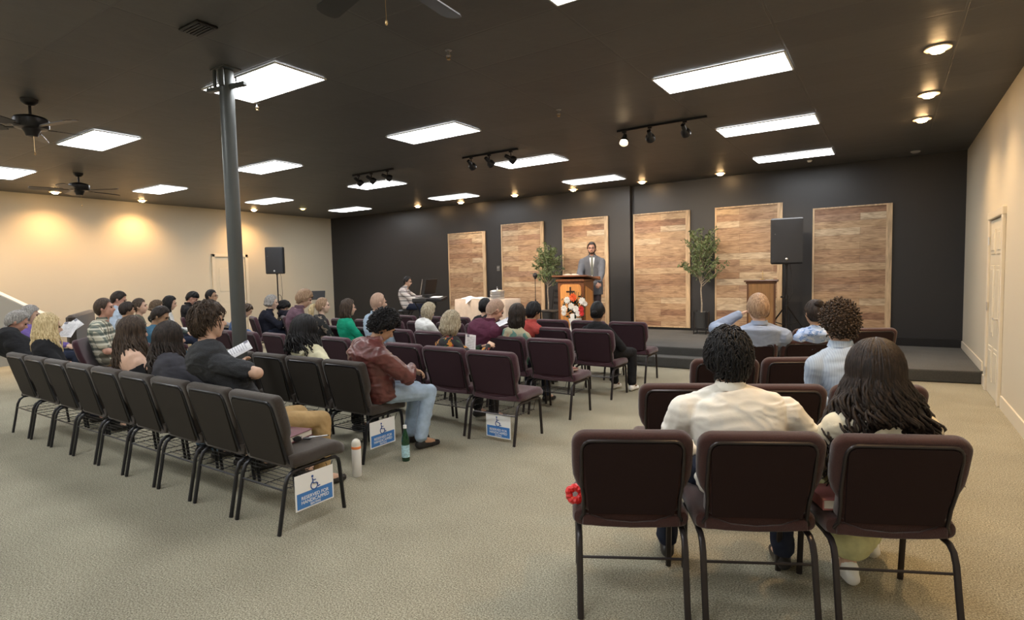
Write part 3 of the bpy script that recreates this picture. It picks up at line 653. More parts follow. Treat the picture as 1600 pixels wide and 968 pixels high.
def hair_mesh(style, Rh, hc, s, down, seed, col):
    # a thick sheet of hair combed from the crown: azimuth rows of locks, open round the face
    rr = random.Random(seed); NPH = 96; T1 = 12; T2 = 16 if style['len'] > .02 else 3
    ax, ay, az = .079*s, .099*s, .118*s; th = style.get('th', .014)*s; hairline = style.get('front', 52); L0 = style['len']*s; wav = style.get('wave', 0); face = style.get('face', 62); vol = style.get('vol', 1.0)
    back_deg = style.get('nape', 118); side_deg = style.get('side', 96); amp = style.get('amp', .006)*s
    outer = []; inner = []
    ctr = Vector((0, -.012*s, .012*s)); loy = style.get('lean', 0)
    for j in range(NPH):
        ph = 360*j/NPH; a = abs((ph+180) % 360-180)     # 0 = face, 180 = back
        def sm(x, e0, e1): t = max(0, min(1, (x-e0)/(e1-e0))); return t*t*(3-2*t)
        tend = hairline+(side_deg-hairline)*sm(a, face*.62, face+22)+(back_deg-side_deg)*sm(a, 92, 128)
        L = L0*sm(a, face, face+24)*(1+.12*noise.noise(Vector((j*.35, seed, 0)))+.04*rr.uniform(-1, 1))
        if style.get('ragged'): tend += rr.uniform(-5, 5)
        if L > 0: tend = tend+(98-tend)*sm(a, face, face+24)
        dirx, diry = math.sin(R(ph)), math.cos(R(ph)); lock = noise.noise(Vector((dirx*5.2, diry*5.2, seed*1.7)))+.6*noise.noise(Vector((dirx*13, diry*13, seed*2.3)))
        po = []; pi = []
        for k in range(T1+1):
            t = R(tend*k/T1); sw = R(style.get('part', 0))
            d = Vector((math.sin(t)*dirx, math.sin(t)*diry, math.cos(t)))
            g = math.sin(min(1, k/T1*1.6)*math.pi/2)
            bump = amp*(lock+1.1*noise.noise(Vector((dirx*4, diry*4, k*.42+seed))))*g
            fr_ = (.35+.65*sm(k/T1, 0, .3)) if k else 1
            edge = 1 if L > 0 else 1-.6*sm(k/T1, .80, 1)
            q = Vector((d.x*ax, d.y*ay, d.z*az)); n_ = Vector((d.x/ax, d.y/ay, d.z/az)).normalized()
            o_ = ctr+q+n_*(th*edge*vol+bump*edge); po.append(hc+Rh @ o_)
            pi.append(hc+Rh @ (ctr+q*.93))
        if T2:
            p0 = po[-1]; rad = Rh @ Vector((dirx, diry, 0)); rad = Vector((rad.x, rad.y, 0)); rad = rad.normalized() if rad.length > .01 else Vector((0, -1, 0))
            tang = Vector((-rad.y, rad.x, 0)); q0 = pi[-1]
            for k in range(1, T2+1):
                u = k/T2; z = L*u; bk = sm(a, 95, 150)
                out = style.get('flare', .02)*s*math.sin(u*math.pi*.9)-style.get('taper', .03)*s*u**2+style.get('fan', 0)*u*(.3+abs(dirx))
                wv = wav*s*(math.sin(u*style.get('wf', 14)+lock*5+j*.21)*.6+math.sin(u*style.get('wf', 14)*1.7+lock*9)*.35)*min(1, u*2.5) if L > 0 else 0
                pt = p0+Vector((style.get('sway', 0)*u, 0, -z))+rad*(out+wv)+tang*wv*1.1+down*(z*bk)
                if L > 0: pt += rad*amp*1.6*(lock+noise.noise(Vector((dirx*7, diry*7, k*.3+seed))))*min(1, u*3)
                po.append(pt); thk = (.034*s)*(1-u**3*.8) if L > 0 else .002
                pi.append(pt-rad*max(.004, thk) if L > 0 else q0+(p0-q0)*.3)
        outer.append(po); inner.append(pi)
    m = MB(); n = len(outer[0]); rows = []
    for j in range(NPH): rows.append(outer[j]+inner[j][::-1])
    nn = 2*n
    for r_ in rows: m.v += [tuple(p) for p in r_]
    for j in range(NPH):
        k2 = (j+1) % NPH
        for i in range(nn-1): m.f.append((j*nn+i, k2*nn+i, k2*nn+i+1, j*nn+i+1))
    return m
HS = dict(
 crop=dict(len=0, th=.011, front=52, side=103, nape=138, amp=.003), buzz=dict(len=0, th=.005, front=48, side=100, nape=134, amp=.0008), short=dict(len=0, th=.019, front=58, side=106, nape=140, amp=.008, ragged=1),
 mop=dict(len=0, th=.034, front=66, side=108, nape=142, amp=.014, ragged=1, vol=1), balding=dict(len=0, th=.008, front=20, side=84, nape=116, face=85, amp=.003),
 bob=dict(len=.15, th=.024, front=58, amp=.007, flare=.02, taper=.05, wave=.002), lob=dict(len=.24, th=.018, front=56, amp=.007, flare=.01, taper=.035, wave=.004), straight=dict(len=.30, th=.015, front=55, amp=.006, flare=.0, taper=.04, wave=.003),
 long=dict(len=.40, th=.020, front=56, amp=.010, flare=.03, taper=.02, wave=.013, wf=15), longer=dict(len=.50, th=.024, front=56, amp=.012, flare=.045, taper=.0, wave=.016, wf=13), bun=dict(len=0, th=.012, front=52, side=104, nape=138, amp=.004),
 cap=dict(len=0, th=.01, front=52, side=94, nape=125, amp=.003))
def person(nm, label, seat, yaw, head, hy, hp, skin, hair, style, top, topm, legm, shoem=None, b=1.0, female=False, hands=None, handdir=None, sleeve='long', arms=None, slouch=.03, hr=0, vox=.011, standing=False, extra=None, shw=1.0, poles=None, legs=True, bare_shoulders=False, group=None, knee=None, wr=.0045, feet=None, collar=True, skirt=None, hs=1.0, clen=None, style_drift=None, backoff=.24, hairx=None, curl=.6, legvis=True):
    root = thing('person', label, 'person', (seat[0], seat[1], seat[2] if len(seat) > 2 else 0), R(yaw), group); gz = seat[2] if len(seat) > 2 else 0
    inv = Matrix.Rotation(-R(yaw), 3, 'Z'); hl = inv @ (Vector(head)-Vector((seat[0], seat[1], gz)))
    Rh = Euler((R(hp), R(hr), R(hy-yaw)), 'XYZ').to_matrix()    # local head frame, +y = nose, hp<0 looks down
    Rh = Matrix.Rotation(R(hy-yaw), 3, 'Z') @ Matrix.Rotation(R(hp), 3, 'X') @ Matrix.Rotation(R(hr), 3, 'Y')
    s = b*hs; hc = hl
    nb = hc+Rh @ Vector((0, -.028*s, -.095*s)); ch = nb+Vector((0, -.012, -.055*b))
    pz = .545 if not standing else .95*b
    pel = Vector((0, .06, pz)) if not standing else Vector((0, -.01, pz))
    fw = .88 if female else 1.0; W = b*fw*shw
    def P(u):
        c = pel.lerp(ch, u); c.y -= slouch*math.sin(u*math.pi)*1.3+ (0.02*u if not standing else 0)
        if not standing and c.z < .90: c.y = max(c.y, .155-.26*(c.z-.44)-backoff+.138*b)
        return c
    sp = [(0, .170, .118), (.22, .165, .115), (.42, .150*(.92 if female else 1), .108), (.62, .165, .115), (.80, .175, .108), (.92, .150, .09), (1.0, .085, .07)]
    def torso(mb, e=0.0, u0=0, u1=1.0):
        rs = []
        for u, rx, ry in sp:
            if u < u0 or u > u1: continue
            c = P(u); t = (P(min(1, u+.05))-P(max(0, u-.05))).normalized(); X = (Vector((1, 0, 0))-t*t.x).normalized(); Y = t.cross(X)
            rs.append([tuple(c+X*((rx*W if u < .99 else rx*b)+e)*math.copysign(abs(math.cos(a))**.85, math.cos(a))+Y*(ry*b+e)*math.copysign(abs(math.sin(a))**.85, math.sin(a))) for a in [6.28319*k/20 for k in range(20)]])
        mb.rings(rs); mb.ball(P(0)-Vector((0, 0, .0)), ((.172*W+e), .125*b+e, .085*b+e), 16)
    tS = (P(.88)-P(.75)).normalized(); SC_ = P(.86); shl = []
    for sd in (-1, 1): shl.append(SC_+Vector((sd*.176*W, .006, -.038*b)))
    ul, fl = .285*b, .255*b
    hands = hands or [(-.09, .30, .66), (.09, .30, .66)]; poles = poles or [(-.75, -.5, -.6), (.75, -.5, -.6)]
    arm = []
    for i, sd in enumerate((-1, 1)):
        e, h = ik(shl[i], hands[i], ul, fl, poles[i]); arm.append((shl[i], e, h))
    # legs
    leg = []
    for i, sd in enumerate((-1, 1)):
        if standing:
            hp_ = pel+Vector((sd*.09*b, 0, -.03)); kn = Vector((sd*.10*b, .01, .50*b)); an = Vector((sd*.11*b, -.02, .085))
        else:
            hp_ = pel+Vector((sd*.095*b, .03, -.005)); kx = (knee[i] if knee else sd*.13)
            kn = Vector((kx, .44*b, .515)); an = Vector((kx+sd*.0, .43*b if not feet else feet[i], .085))
        leg.append((hp_, kn, an))
    # ---- body: one continuous skin surface
    B = MB(); torso(B, -.012)
    B.cap(nb+Vector((0, .0, -.06*b)), hc+Rh @ Vector((0, -.02*s, -.03*s)), .058*b*(.88 if female else 1), .050*s*(.88 if female else 1))
    rot = Rh
    B.ball(hc+Rh @ Vector((0, -.012*s, .022*s)), (.076*s, .094*s, .100*s), 20, rot)
    B.ball(hc+Rh @ Vector((0, .018*s, -.035*s)), (.063*s, .070*s, .075*s), 16, rot)
    B.ball(hc+Rh @ Vector((0, .045*s, -.088*s)), (.034*s, .030*s, .026*s), 12, rot)
    B.ball(hc+Rh @ Vector((0, .070*s, .028*s)), (.050*s, .020*s, .016*s), 12, rot)
    B.cap(hc+Rh @ Vector((0, .083*s, .012*s)), hc+Rh @ Vector((0, .104*s, -.022*s)), .009*s, .0135*s, 8)
    B.ball(hc+Rh @ Vector((0, .090*s, -.030*s)), (.018*s, .011*s, .009*s), 8, rot)
    B.ball(hc+Rh @ Vector((0, .078*s, -.056*s)), (.025*s, .012*s, .009*s), 10, rot)
    for sd in (-1, 1):
        B.ball(hc+Rh @ Vector((sd*.040*s, .055*s, -.022*s)), (.024*s, .020*s, .022*s), 10, rot)
        B.ball(hc+Rh @ Vector((sd*.077*s, -.008*s, -.012*s)), (.010*s, .019*s, .032*s), 10, rot)
        B.ball(hc+Rh @ Vector((sd*.082*s, -.014*s, .002*s)), (.009*s, .018*s, .018*s), 10, rot)
    for i, sd in enumerate((-1, 1)):
        a, e, h = arm[i]
        B.ball(a, .054*W, 12); B.cap(a, a.lerp(e, .45), .050*W, .044*W); B.cap(a.lerp(e, .45), e, .044*W, .036*W); B.cap(e, e.lerp(h, .35), .038*W, .037*W); B.cap(e.lerp(h, .35), h, .037*W, .024*W)
        d = (h-e).normalized(); inw = Vector((-sd, 0, 0)); hd = (d+Vector((-sd*.25, .25, -.1))).normalized() if not handdir else Vector(handdir[i]).normalized()
        upv = Vector((sd*.45, .1, .9)); hand_into(B, h, hd, upv, sd if False else (-1 if sd > 0 else 1)*-1, s=b*.98, curl=curl)
        p, k, an = leg[i]
        if legs:
            B.cap(p, k, .072*b, .05*b); B.cap(k, an, .048*b, .036*b)
            B.cap(an, an+Vector((0, .12*b, -.045)), .036*b, .028*b)
    me = remesh(B, vox if vox < .012 else .010, 2); body = obj('body', me, SKIN[skin], root)
    # ---- eyes / glasses, brows
    for sd in (-1, 1): MB().ball(hc+Rh @ Vector((sd*.030*s, .079*s, .010*s)), .0095*s, 10).build('eye', M['eye'], root)
    bw = MB()
    for sd in (-1, 1): bw.tube([hc+Rh @ Vector((sd*.014*s, .092*s, .026*s)), hc+Rh @ Vector((sd*.030*s, .090*s, .032*s)), hc+Rh @ Vector((sd*.047*s, .077*s, .027*s))], .0035*s, 6)
    bw.build('eyebrows', HAIRM[hair], root)
    # ---- clothes
    if top:
        T = MB(); torso(T, .012 if top != 'jacket' else .02, 0, .63 if bare_shoulders else 1)
        ee = .010 if top == 'tee' else (.014 if top != 'jacket' else .022)
        if not bare_shoulders:
            T.cap(nb+Vector((0, -.008, -.05*b)), shl[0]+Vector((.012, 0, .012)), .050*b, .050*W+ee*.6); T.cap(nb+Vector((0, -.008, -.05*b)), shl[1]+Vector((-.012, 0, .012)), .050*b, .050*W+ee*.6)
            for i in range(2):
                a, e, h = arm[i]
                if sleeve == 'long': T.cap(a, e, .056*W+ee, .042*W+ee); T.cap(e, h.lerp(e, .04), .044*W+ee, .028*W+ee*.8)
                elif sleeve == 'short': T.cap(a, a.lerp(e, .72), .056*W+ee, .050*W+ee)
                elif sleeve == 'half': T.cap(a, e, .056*W+ee, .044*W+ee); T.cap(e, e.lerp(h, .4), .044*W+ee, .038*W+ee)
        if not standing: T.ball(P(.05)+Vector((0, .02, -.01)), (.188*W, .15*b, .07), 14)
        elif top == 'jacket':
            T.rings([[tuple(P(0)+Vector((math.cos(a)*.195*W, math.sin(a)*.145*b, dz))) for a in [6.28319*k/20 for k in range(20)]] for dz in (-.16, -.05, .1)])
        me = remesh(T, vox, 2, wrinkle(wr, 9 if b < 2 else 9, len(label)*1.37, (1, 1, 2.4)))
        tname = {'jacket': 'jacket', 'tee': 't_shirt', 'shirt': 'shirt', 'blouse': 'blouse'}[top]
        tp = obj(tname, me, topm, root)
        if collar and top in ('shirt', 'jacket') and not bare_shoulders:
            c0 = nb+Vector((0, -.006, -.028*b)); cr = .062*b*(.9 if female else 1)
            up_ = (hc-nb).normalized(); pth = []
            rs = []
            for k in range(25):
                a = R(-60+ 300*k/24)+R(0)
                a = R(90+28+ (304)*k/24)
                d = Vector((math.cos(a), math.sin(a), 0))
                lo = c0+d*(cr+.016)+Vector((0, 0, -.016)); hi = c0+d*(cr+.003)+Vector((0, -.004, .024)); lo2 = c0+d*(cr+.006)+Vector((0, 0, -.016)); hi2 = c0+d*(cr-.003)+Vector((0, -.004, .022))
                rs.append([tuple(lo), tuple(hi), tuple(hi2), tuple(lo2)])
            MB().rings(rs).build('collar', topm, root)
    if legs:
        T = MB()
        if skirt:
            T.ball(P(.02)+Vector((0, .03, -.02)), (.19*W, .15, .08), 14)
            for i in range(2):
                p, k, an = leg[i]; T.cap(p, k, .098, .085); T.cap(k, an+Vector((0, 0, skirt)), .082, .10)
            T.cap(leg[0][1], leg[1][1], .08, .08); T.cap(leg[0][2]+Vector((0, 0, skirt)), leg[1][2]+Vector((0, 0, skirt)), .10, .10); T.cap(P(.02)+Vector((0, .1, 0)), (leg[0][1]+leg[1][1])/2, .1, .085)
        else:
            T.ball(P(.0)+Vector((0, .015, -.005 if not standing else -.03)), (.178*W, .13*b, .083), 14)
            for i in range(2):
                p, k, an = leg[i]
                T.cap(p, p.lerp(k, .5), .088*b, .078*b); T.cap(p.lerp(k, .5), k, .078*b, .066*b); T.cap(k, an+Vector((0, -.005, .035)), .066*b, .058*b)
        obj('skirt' if skirt else 'trousers', remesh(T, max(vox, .011), 2, wrinkle(.005, 10, len(label), (1.2, 1.2, 1.2))), legm, root)
        sm_ = shoem or M['black_leather']
        for i in range(2):
            an = leg[i][2]; F = MB()
            F.cap(an+Vector((0, -.03, -.038)), an+Vector((0, .10*b, -.050)), .038, .034, 10); F.cap(an+Vector((0, .10*b, -.052)), an+Vector((0, .17*b, -.058)), .036, .027, 10); F.cap(an+Vector((0, 0, 0)), an+Vector((0, -.005, -.03)), .042, .04)
            mf = remesh(F, .011, 1)
            for v in mf.vertices: v.co.z = max(v.co.z, .004)
            obj('shoe', mf, sm_, root)
    # ---- hair
    if style:
        st = dict(HS[style]) if isinstance(style, str) else style
        down = Vector((0, 0, 0))
        if st['len'] > .1:   # long hair lies on the back: follow the spine's slope
            down = Matrix.Identity(3) @ Vector((0, -.02 if style_drift is None else style_drift, 0))
        hm = hair_mesh(st, Rh, hc, s, down, len(label)*7+int(abs(seat[0])*10), HAIRM[hair])
        for fx in (hairx or []): fx(hm, hc, Rh, s)
        if not standing: hm.v = [(v[0], max(v[1], -.165-.0*v[2]), v[2]) if v[2] < .885 and v[1] < .1 else v for v in hm.v]
        obj('hair', hm.mesh('hair', HAIRM[hair], True, 180), HAIRM[hair], root)
    ctx = dict(root=root, hc=hc, Rh=Rh, s=s, P=P, nb=nb, arm=arm, leg=leg, body=body, shl=shl, pel=pel, W=W, b=b)
    if extra: extra(ctx)
    return ctx
# extras
from mathutils.bvhtree import BVHTree
def glasses(c):
    m = MB(); hc, Rh, s = c['hc'], c['Rh'], c['s']
    for sd in (-1, 1):
        m.tube([hc+Rh @ Vector((sd*.031*s+.021*s*math.cos(a), .098*s-.004*abs(math.cos(a)), .008*s+.016*s*math.sin(a))) for a in [6.28319*k/14 for k in range(14)]], .002*s, 5, closed=True)
        m.tube([hc+Rh @ Vector((sd*.052*s, .094*s, .010*s)), hc+Rh @ Vector((sd*.078*s, .05*s, .008*s)), hc+Rh @ Vector((sd*.083*s, -.01*s, .004*s))], .0018*s, 5)
    m.tube([hc+Rh @ Vector((-.010*s, .099*s, .010*s)), hc+Rh @ Vector((.010*s, .099*s, .010*s))], .002*s, 5)
    m.build('glasses', M['glasses'], c['root'])
def bun(col, r=.036, at_=(0, -.118, .045)):
    def fn(c):
        m = MB(); cc = c['hc']+c['Rh'] @ (Vector(at_)*c['s'])
        m.ball(cc, (r*1.15, r*.9, r), 16); me = remesh(m, .006, 1, wrinkle(.004, 60, 3, (1, 1, 1))); obj('hair_bun', me, HAIRM[col], c['root'])
        MB().tube([cc+c['Rh'] @ Vector((r*.8*math.cos(a), r*.55, r*.8*math.sin(a))) for a in [6.28319*k/16 for k in range(16)]], .006, 6, closed=True).build('hair_tie', M['black_leather'], c['root'])
    return fn
def ponytail(col):
    def fn(c):
        m = MB(); hc, Rh = c['hc'], c['Rh']; pts = [hc+Rh @ Vector((0, -.105, .03)), hc+Rh @ Vector((0, -.15, .01))]
        pts += [pts[-1]+Vector((0, -.02, -.06)), pts[-1]+Vector((0, -.02, -.13)), pts[-1]+Vector((0, 0, -.20))]
        m.tube(pts, [.022, .035, .042, .034, .012], 14); obj('ponytail', remesh(m, .008, 1, wrinkle(.006, 40, 3, (1, 1, .2))), HAIRM[col], c['root'])
    return fn
def both(*fs):
    def fn(c):
        for f in fs: f(c)
    return fn
def beard(col):
    def fn(c):
        m = MB(); hc, Rh, s = c['hc'], c['Rh'], c['s']
        m.ball(hc+Rh @ Vector((0, .048*s, -.090*s)), (.040*s, .036*s, .030*s), 14)
        for sd in (-1, 1): m.cap(hc+Rh @ Vector((sd*.066*s, .005*s, -.03*s)), hc+Rh @ Vector((sd*.040*s, .045*s, -.082*s)), .011*s, .022*s)
        m.tube([hc+Rh @ Vector((-.03*s, .078*s, -.06*s)), hc+Rh @ Vector((0, .092*s, -.040*s)), hc+Rh @ Vector((.03*s, .078*s, -.06*s))], .007*s, 6)
        obj('beard', remesh(m, .006, 1), HAIRM[col], c['root'])
    return fn
def curls(n=330, cr=.014, lift=.0):
    def fn(m, hc, Rh, s):
        rr = random.Random(5)
        for i in range(n):
            zz = 1-2*(i+.5)/n; ph = i*2.39996; d = Vector((math.sqrt(1-zz*zz)*math.cos(ph), math.sqrt(1-zz*zz)*math.sin(ph), zz))
            if d.z < -.66 or (d.y > .35 and d.z < .45) or (abs(d.x) > .8 and d.z < -.25) or (d.y > .1 and d.z < -.1): continue
            p = hc+Rh @ (Vector((d.x*(.086+lift), d.y*(.106+lift)-.012, d.z*(.120+lift)+.016))*s)
            n_ = (Rh @ d); t = n_.orthogonal().normalized(); t2 = n_.cross(t); a0 = rr.uniform(0, 6.28); rad = rr.uniform(.7, 1.25)*cr
            cc = p+n_*rr.uniform(-.006, .009)
            pts = [cc+(t*math.cos(a0+a)+t2*math.sin(a0+a))*rad*(1-.06*k)+n_*(.0035*k-.004) for k, a in enumerate([k*.75 for k in range(11)])]
            m.tube(pts, .0050*s, 5)
    return fn
def tufts(n=160, L=.05, lift=.012, seed=2, r=.0055):
    # short tapering locks laid over the scalp, combed from the crown
    def fn(m, hc, Rh, s):
        rr = random.Random(seed)
        for i in range(n):
            zz = 1-1.55*(i+.5)/n; ph = i*2.39996; d = Vector((math.sqrt(max(0, 1-zz*zz))*math.cos(ph), math.sqrt(max(0, 1-zz*zz))*math.sin(ph), zz))
            if (d.y > .35 and d.z < .5) or (abs(d.x) > .75 and d.z < -.1) or (d.y > .1 and d.z < 0): continue
            c = Vector((0, -.012*s, .012*s)); ax = Vector((.079*s+lift, .099*s+lift, .118*s+lift)); pts = []; cur = d.copy()
            tan = (Vector((0, -.2, 1))-d*Vector((0, -.2, 1)).dot(d)); tan = (-tan.normalized() if tan.length > .01 else Vector((0, -1, 0)))+Vector([rr.uniform(-.9, .9) for _ in range(3)]); ll = L*rr.uniform(.6, 1.3)
            for k in range(6):
                out = 1+.10*math.sin(k/5*math.pi)*rr.uniform(.3, 1); q = cur.normalized(); pts.append(hc+Rh @ (c+Vector((q.x*ax.x, q.y*ax.y, q.z*ax.z))*out)); cur = q+(tan-q*tan.dot(q)).normalized()*(ll/.1/5)
            m.tube(pts, [r*.7, r, r, r*.8, r*.5, r*.15], 5)
    return fn
def strands(n=90, L=.42, spread=.2, seed=1, ang=(70, 290), sway=0, out=0):
    def fn(m, hc, Rh, s):
        rr = random.Random(seed)
        for i in range(n):
            a = R(rr.uniform(*ang)); d = Rh @ Vector((math.sin(a), math.cos(a), 0)); d = Vector((d.x, d.y, 0)).normalized(); tn = Vector((-d.y, d.x, 0))
            p = hc+Vector((0, 0, rr.uniform(-.06, .02)))+d*(.095+rr.uniform(-.01, .01)); l = L*rr.uniform(.8, 1.1); w_ = rr.uniform(.006, .017); f_ = rr.uniform(9, 15); ph = rr.uniform(0, 6); sx = rr.uniform(.3, 1)
            pts = []
            for k in range(22):
                u = k/21; pts.append(p+Vector((sway*u, 0, -l*u))+d*(spread*.3*math.sin(u*2.4)+.02*u)+Vector((1 if d.x > 0 else -1, 0, 0))*out*u*sx+tn*(w_*math.sin(u*f_+ph)*min(1, 3*u))+d*(w_*math.cos(u*f_+ph)*min(1, 3*u)))
            m.tube(pts, [.0040*(1-.75*(k/21)**2) for k in range(22)], 5)
    return fn
def locks(n=220, L=.38, r=.008, wave=.010, wf=11, fan=.0, sway=0, seed=3, th=.014, face=58, drift=0, front=0, taper=.02, mess=.010):
    # wavy locks combed from the crown over the scalp, then falling free
    def fn(m, hc, Rh, s):
        rr = random.Random(seed); ax = (.079*s+th, .099*s+th, .118*s+th); ctr = Vector((0, -.012*s, .012*s))
        for i in range(n):
            a = face+(360-2*face)*((i*.618034) % 1); lay = rr.uniform(-1, 1); dx, dy = math.sin(R(a)), math.cos(R(a)); back = max(0, -dy)
            t0 = rr.uniform(2, 50); pts = []; K1 = 8
            px = .16*(1 if dx > 0 else -1)*rr.uniform(.2, 1)
            for k in range(K1):
                t = R(t0+(98-t0)*k/(K1-1)); d = Vector((math.sin(t)*dx, math.sin(t)*dy, math.cos(t)))
                pts.append(hc+Rh @ (ctr+Vector((d.x*(ax[0]+lay*.004), d.y*(ax[1]+lay*.004), d.z*(ax[2]+lay*.004)))))
            p0 = pts[-1]; rad = Rh @ Vector((dx, dy, 0)); rad = Vector((rad.x, rad.y, 0)).normalized(); tn = Vector((-rad.y, rad.x, 0)); l = L*rr.uniform(.72, 1.08)*(1-.12*back)
            ph = rr.uniform(0, 6.3); w_ = wave*rr.uniform(.5, 1.5); f_ = wf*rr.uniform(.75, 1.3); jx = rr.uniform(-mess, mess)*2; jy = rr.uniform(-mess, mess); K2 = 20; sx = 1 if rad.x > 0 else -1
            for k in range(1, K2+1):
                u = k/K2; am = min(1, u*3)
                p = p0+Vector((sway*u+sx*fan*u*abs(rad.x)**.5*rr.uniform(.97, 1.03)+jx*u, drift*u*back+front*u*(1-back)+jy*u, -l*u))+rad*(.012*math.sin(u*2.6)-taper*u*u)+tn*(w_*math.sin(u*f_+ph)*am)+rad*(w_*.8*math.cos(u*f_+ph)*am)
                pts.append(p)
            N = len(pts); rs_ = [r*rr.uniform(.95, 1.05)*(min(1, .4+k/4))*(1-.8*max(0, (k/(N-1)-.55)/.45)**1.6) for k in range(N)]
            m.tube(pts, rs_, 5)
    return fn
def rowy(k): return {1: 2.02, 2: 3.2, 3: 4.3, 4: 5.4, 5: 6.5, 6: 7.6}[k]
C = cloth
blackcl = C('black_cloth', (.016, .016, .018)); navy = C('navy_trousers', (.022, .028, .05)); jeans = C('blue_denim', (.16, .26, .40), var=.2); greytr = C('charcoal_trousers', (.04, .04, .045))
khaki = C('khaki_chinos', (.43, .29, .135), var=.1); white_sh = C('white_cotton', (.80, .77, .69), var=.03, bump=.12); cream = C('cream_knit', (.72, .68, .47), var=.06)
cream2 = C('ivory_blouse', (.74, .68, .52), var=.05); skirtm = C('pale_yellow_skirt', (.62, .62, .34), var=.15)
leather = mat('oxblood_leather', (.125, .038, .034), .33, spec=.6, var=.25, scale=12, bump=.25, bscale=40)
bluestripe = bands('striped_pale_blue_shirt', (.42, .50, .60), [('X', (.27, .34, .47), .012, 0, .55, .5)], .1); lightblue = C('light_blue_oxford', (.27, .33, .45), var=.05)
PL = {}
# --- nearest left row
def texture_black(): return mat('black_textured_shirt', (.020, .022, .026), .8, var=.3, scale=60, stretch=(1, 1, 3), bump=.5, bscale=90)
h = at(327, 503, 2.20)
person('man', 'person with brown hair in a black short sleeved shirt and khaki trousers, nearest left row', (-3.80, 2.27), -6, h, -10, 2, 'fair', 'brown', dict(HS['short'], th=.026, amp=.011, side=84), 'tee', texture_black(), khaki, vox=.009, sleeve='short', hands=[(-.25, .07, .90), (-.05, .08, .88)], handdir=[(-.3, .4, .5), (-.9, .1, .3)], poles=[(-.9, -.1, -.5), (.30, 1, -.5)], hairx=[tufts(1100, .045, .023, 6, .0034)], slouch=.05, b=1.04, shw=1.06, wr=.006, knee=[-.10, .22])
h = at(268, 533, 2.24); h.z = max(h.z, 1.12)
person('woman', 'person with long wavy dark brown hair beside the man in the black shirt', (-4.42, 2.25), 0, h, -8, -4, 'fair', 'darkbrown', dict(HS['long'], len=.28, th=.016, wave=.003, amp=.004), 'tee', C('dark_grey_top', (.05, .05, .06)), blackcl, b=.93, female=True, sleeve='short', vox=.011, hairx=[locks(320, .43, .0085, .017, 14, seed=3, th=.024, fan=.035, mess=.035)])
h = at(210, 519, 2.23)
person('woman', 'person with long brown ombre hair and bare shoulders in the nearest left row', (-5.05, 2.25), 0, h, -4, -6, 'fair', 'brown', dict(HS['long'], len=.28, th=.014, wave=.003, amp=.004), 'blouse', blackcl, jeans, b=.95, female=True, bare_shoulders=True, vox=.011, hairx=[locks(300, .42, .008, .014, 11, seed=4, th=.02, fan=.04, mess=.035)])
h = at(78, 511, 2.24)
person('woman', 'blonde person in a black top reading white pages in the nearest left row', (-7.0, 2.22), -8, h, -14, -8, 'fair', 'blonde', dict(HS['long'], len=.24, th=.018, wave=.003, taper=.05, amp=.004), 'tee', blackcl, blackcl, b=.97, female=True, sleeve='short', hands=[(-.10, .26, .66), (.06, .26, .66)], poles=[(-.7, -.4, -.6), (.7, -.4, -.6)], hairx=[locks(300, .33, .009, .012, 9, seed=5, th=.026, fan=.03, mess=.025, taper=.01)])
h = at(27, 503, 2.22)
person('man', 'grey haired person in a dark suit jacket with head bowed at the left edge', (-7.58, 2.24), -4, h, -20, -28, 'pink', 'grey', 'crop', 'jacket', blackcl, navy, b=.98, slouch=.07)
# --- second row
h = at(48, 492, 3.0)
person('woman', 'grey bobbed person in a purple top at the far left, behind the blonde one', (-10.42, 3.1), -30, h, -30, -10, 'fair', 'grey', dict(HS['bob'], len=.08), 'tee', C('purple_knit', (.16, .11, .33)), navy, b=1.0, female=True)
h = at(164, 482, 3.30)
plaid = bands('cream_green_plaid', (.55, .52, .40), [('X', (.09, .13, .12), .11, 0, .45, .75), ('Z', (.06, .08, .07), .10, .4, .5, .75), ('Z', (.75, .73, .62), .10, 2.6, .80, .8), ('X', (.08, .07, .05), .11, 2.8, .9, .8)], .1)
person('man', 'person with cropped brown hair in a cream and green plaid shirt, profile to the right', (-8.72, 3.28), -38, h, -36, 4, 'pink', 'brown', 'crop', 'shirt', plaid, khaki, b=1.06, sleeve='short', shw=1.05, slouch=.04)
h = at(251, 494, 3.40)
person('man', 'person with short dark hair and blue top looking down, seen between the two brunettes', (-7.45, 3.38), -15, h, -45, -28, 'olive', 'darkbrown', dict(HS['crop'], th=.012), 'tee', C('teal_blue_top', (.05, .13, .2)), navy, b=.95)
h = at(477, 517, 3.42)
person('woman', 'person with long black hair and cream knit top in the second row', (-4.42, 3.46), -4, h, -6, -14, 'tan', 'black', dict(HS['lob'], len=.22, th=.026, amp=.006, wave=.004, flare=.03), 'blouse', cream, blackcl, hairx=[locks(260, .27, .009, .013, 13, seed=8, th=.036, fan=.035, mess=.03, taper=0)], b=.98, female=True, collar=False, wr=.005, slouch=.03)
h = at(600, 511, 3.56)
def phone(c): pass
person('man', 'person in an oxblood leather jacket and pale jeans bent over in the second row', (-3.80, 3.46), -12, h, -18, -38, 'tan', 'black', dict(HS['mop'], th=.026, amp=.012), 'jacket', leather, C('pale_blue_jeans', (.36, .46, .58), var=.15), vox=.009, b=1.06, shw=1.06, slouch=.10, hairx=[curls(380, .013, .008)], hands=[(.04, .38, .70), (.10, .34, .74)], poles=[(-.8, -.4, -.3), (.85, -.45, -.35)], wr=.010, knee=[-.02, .20], curl=.9, feet=[.40, .36])
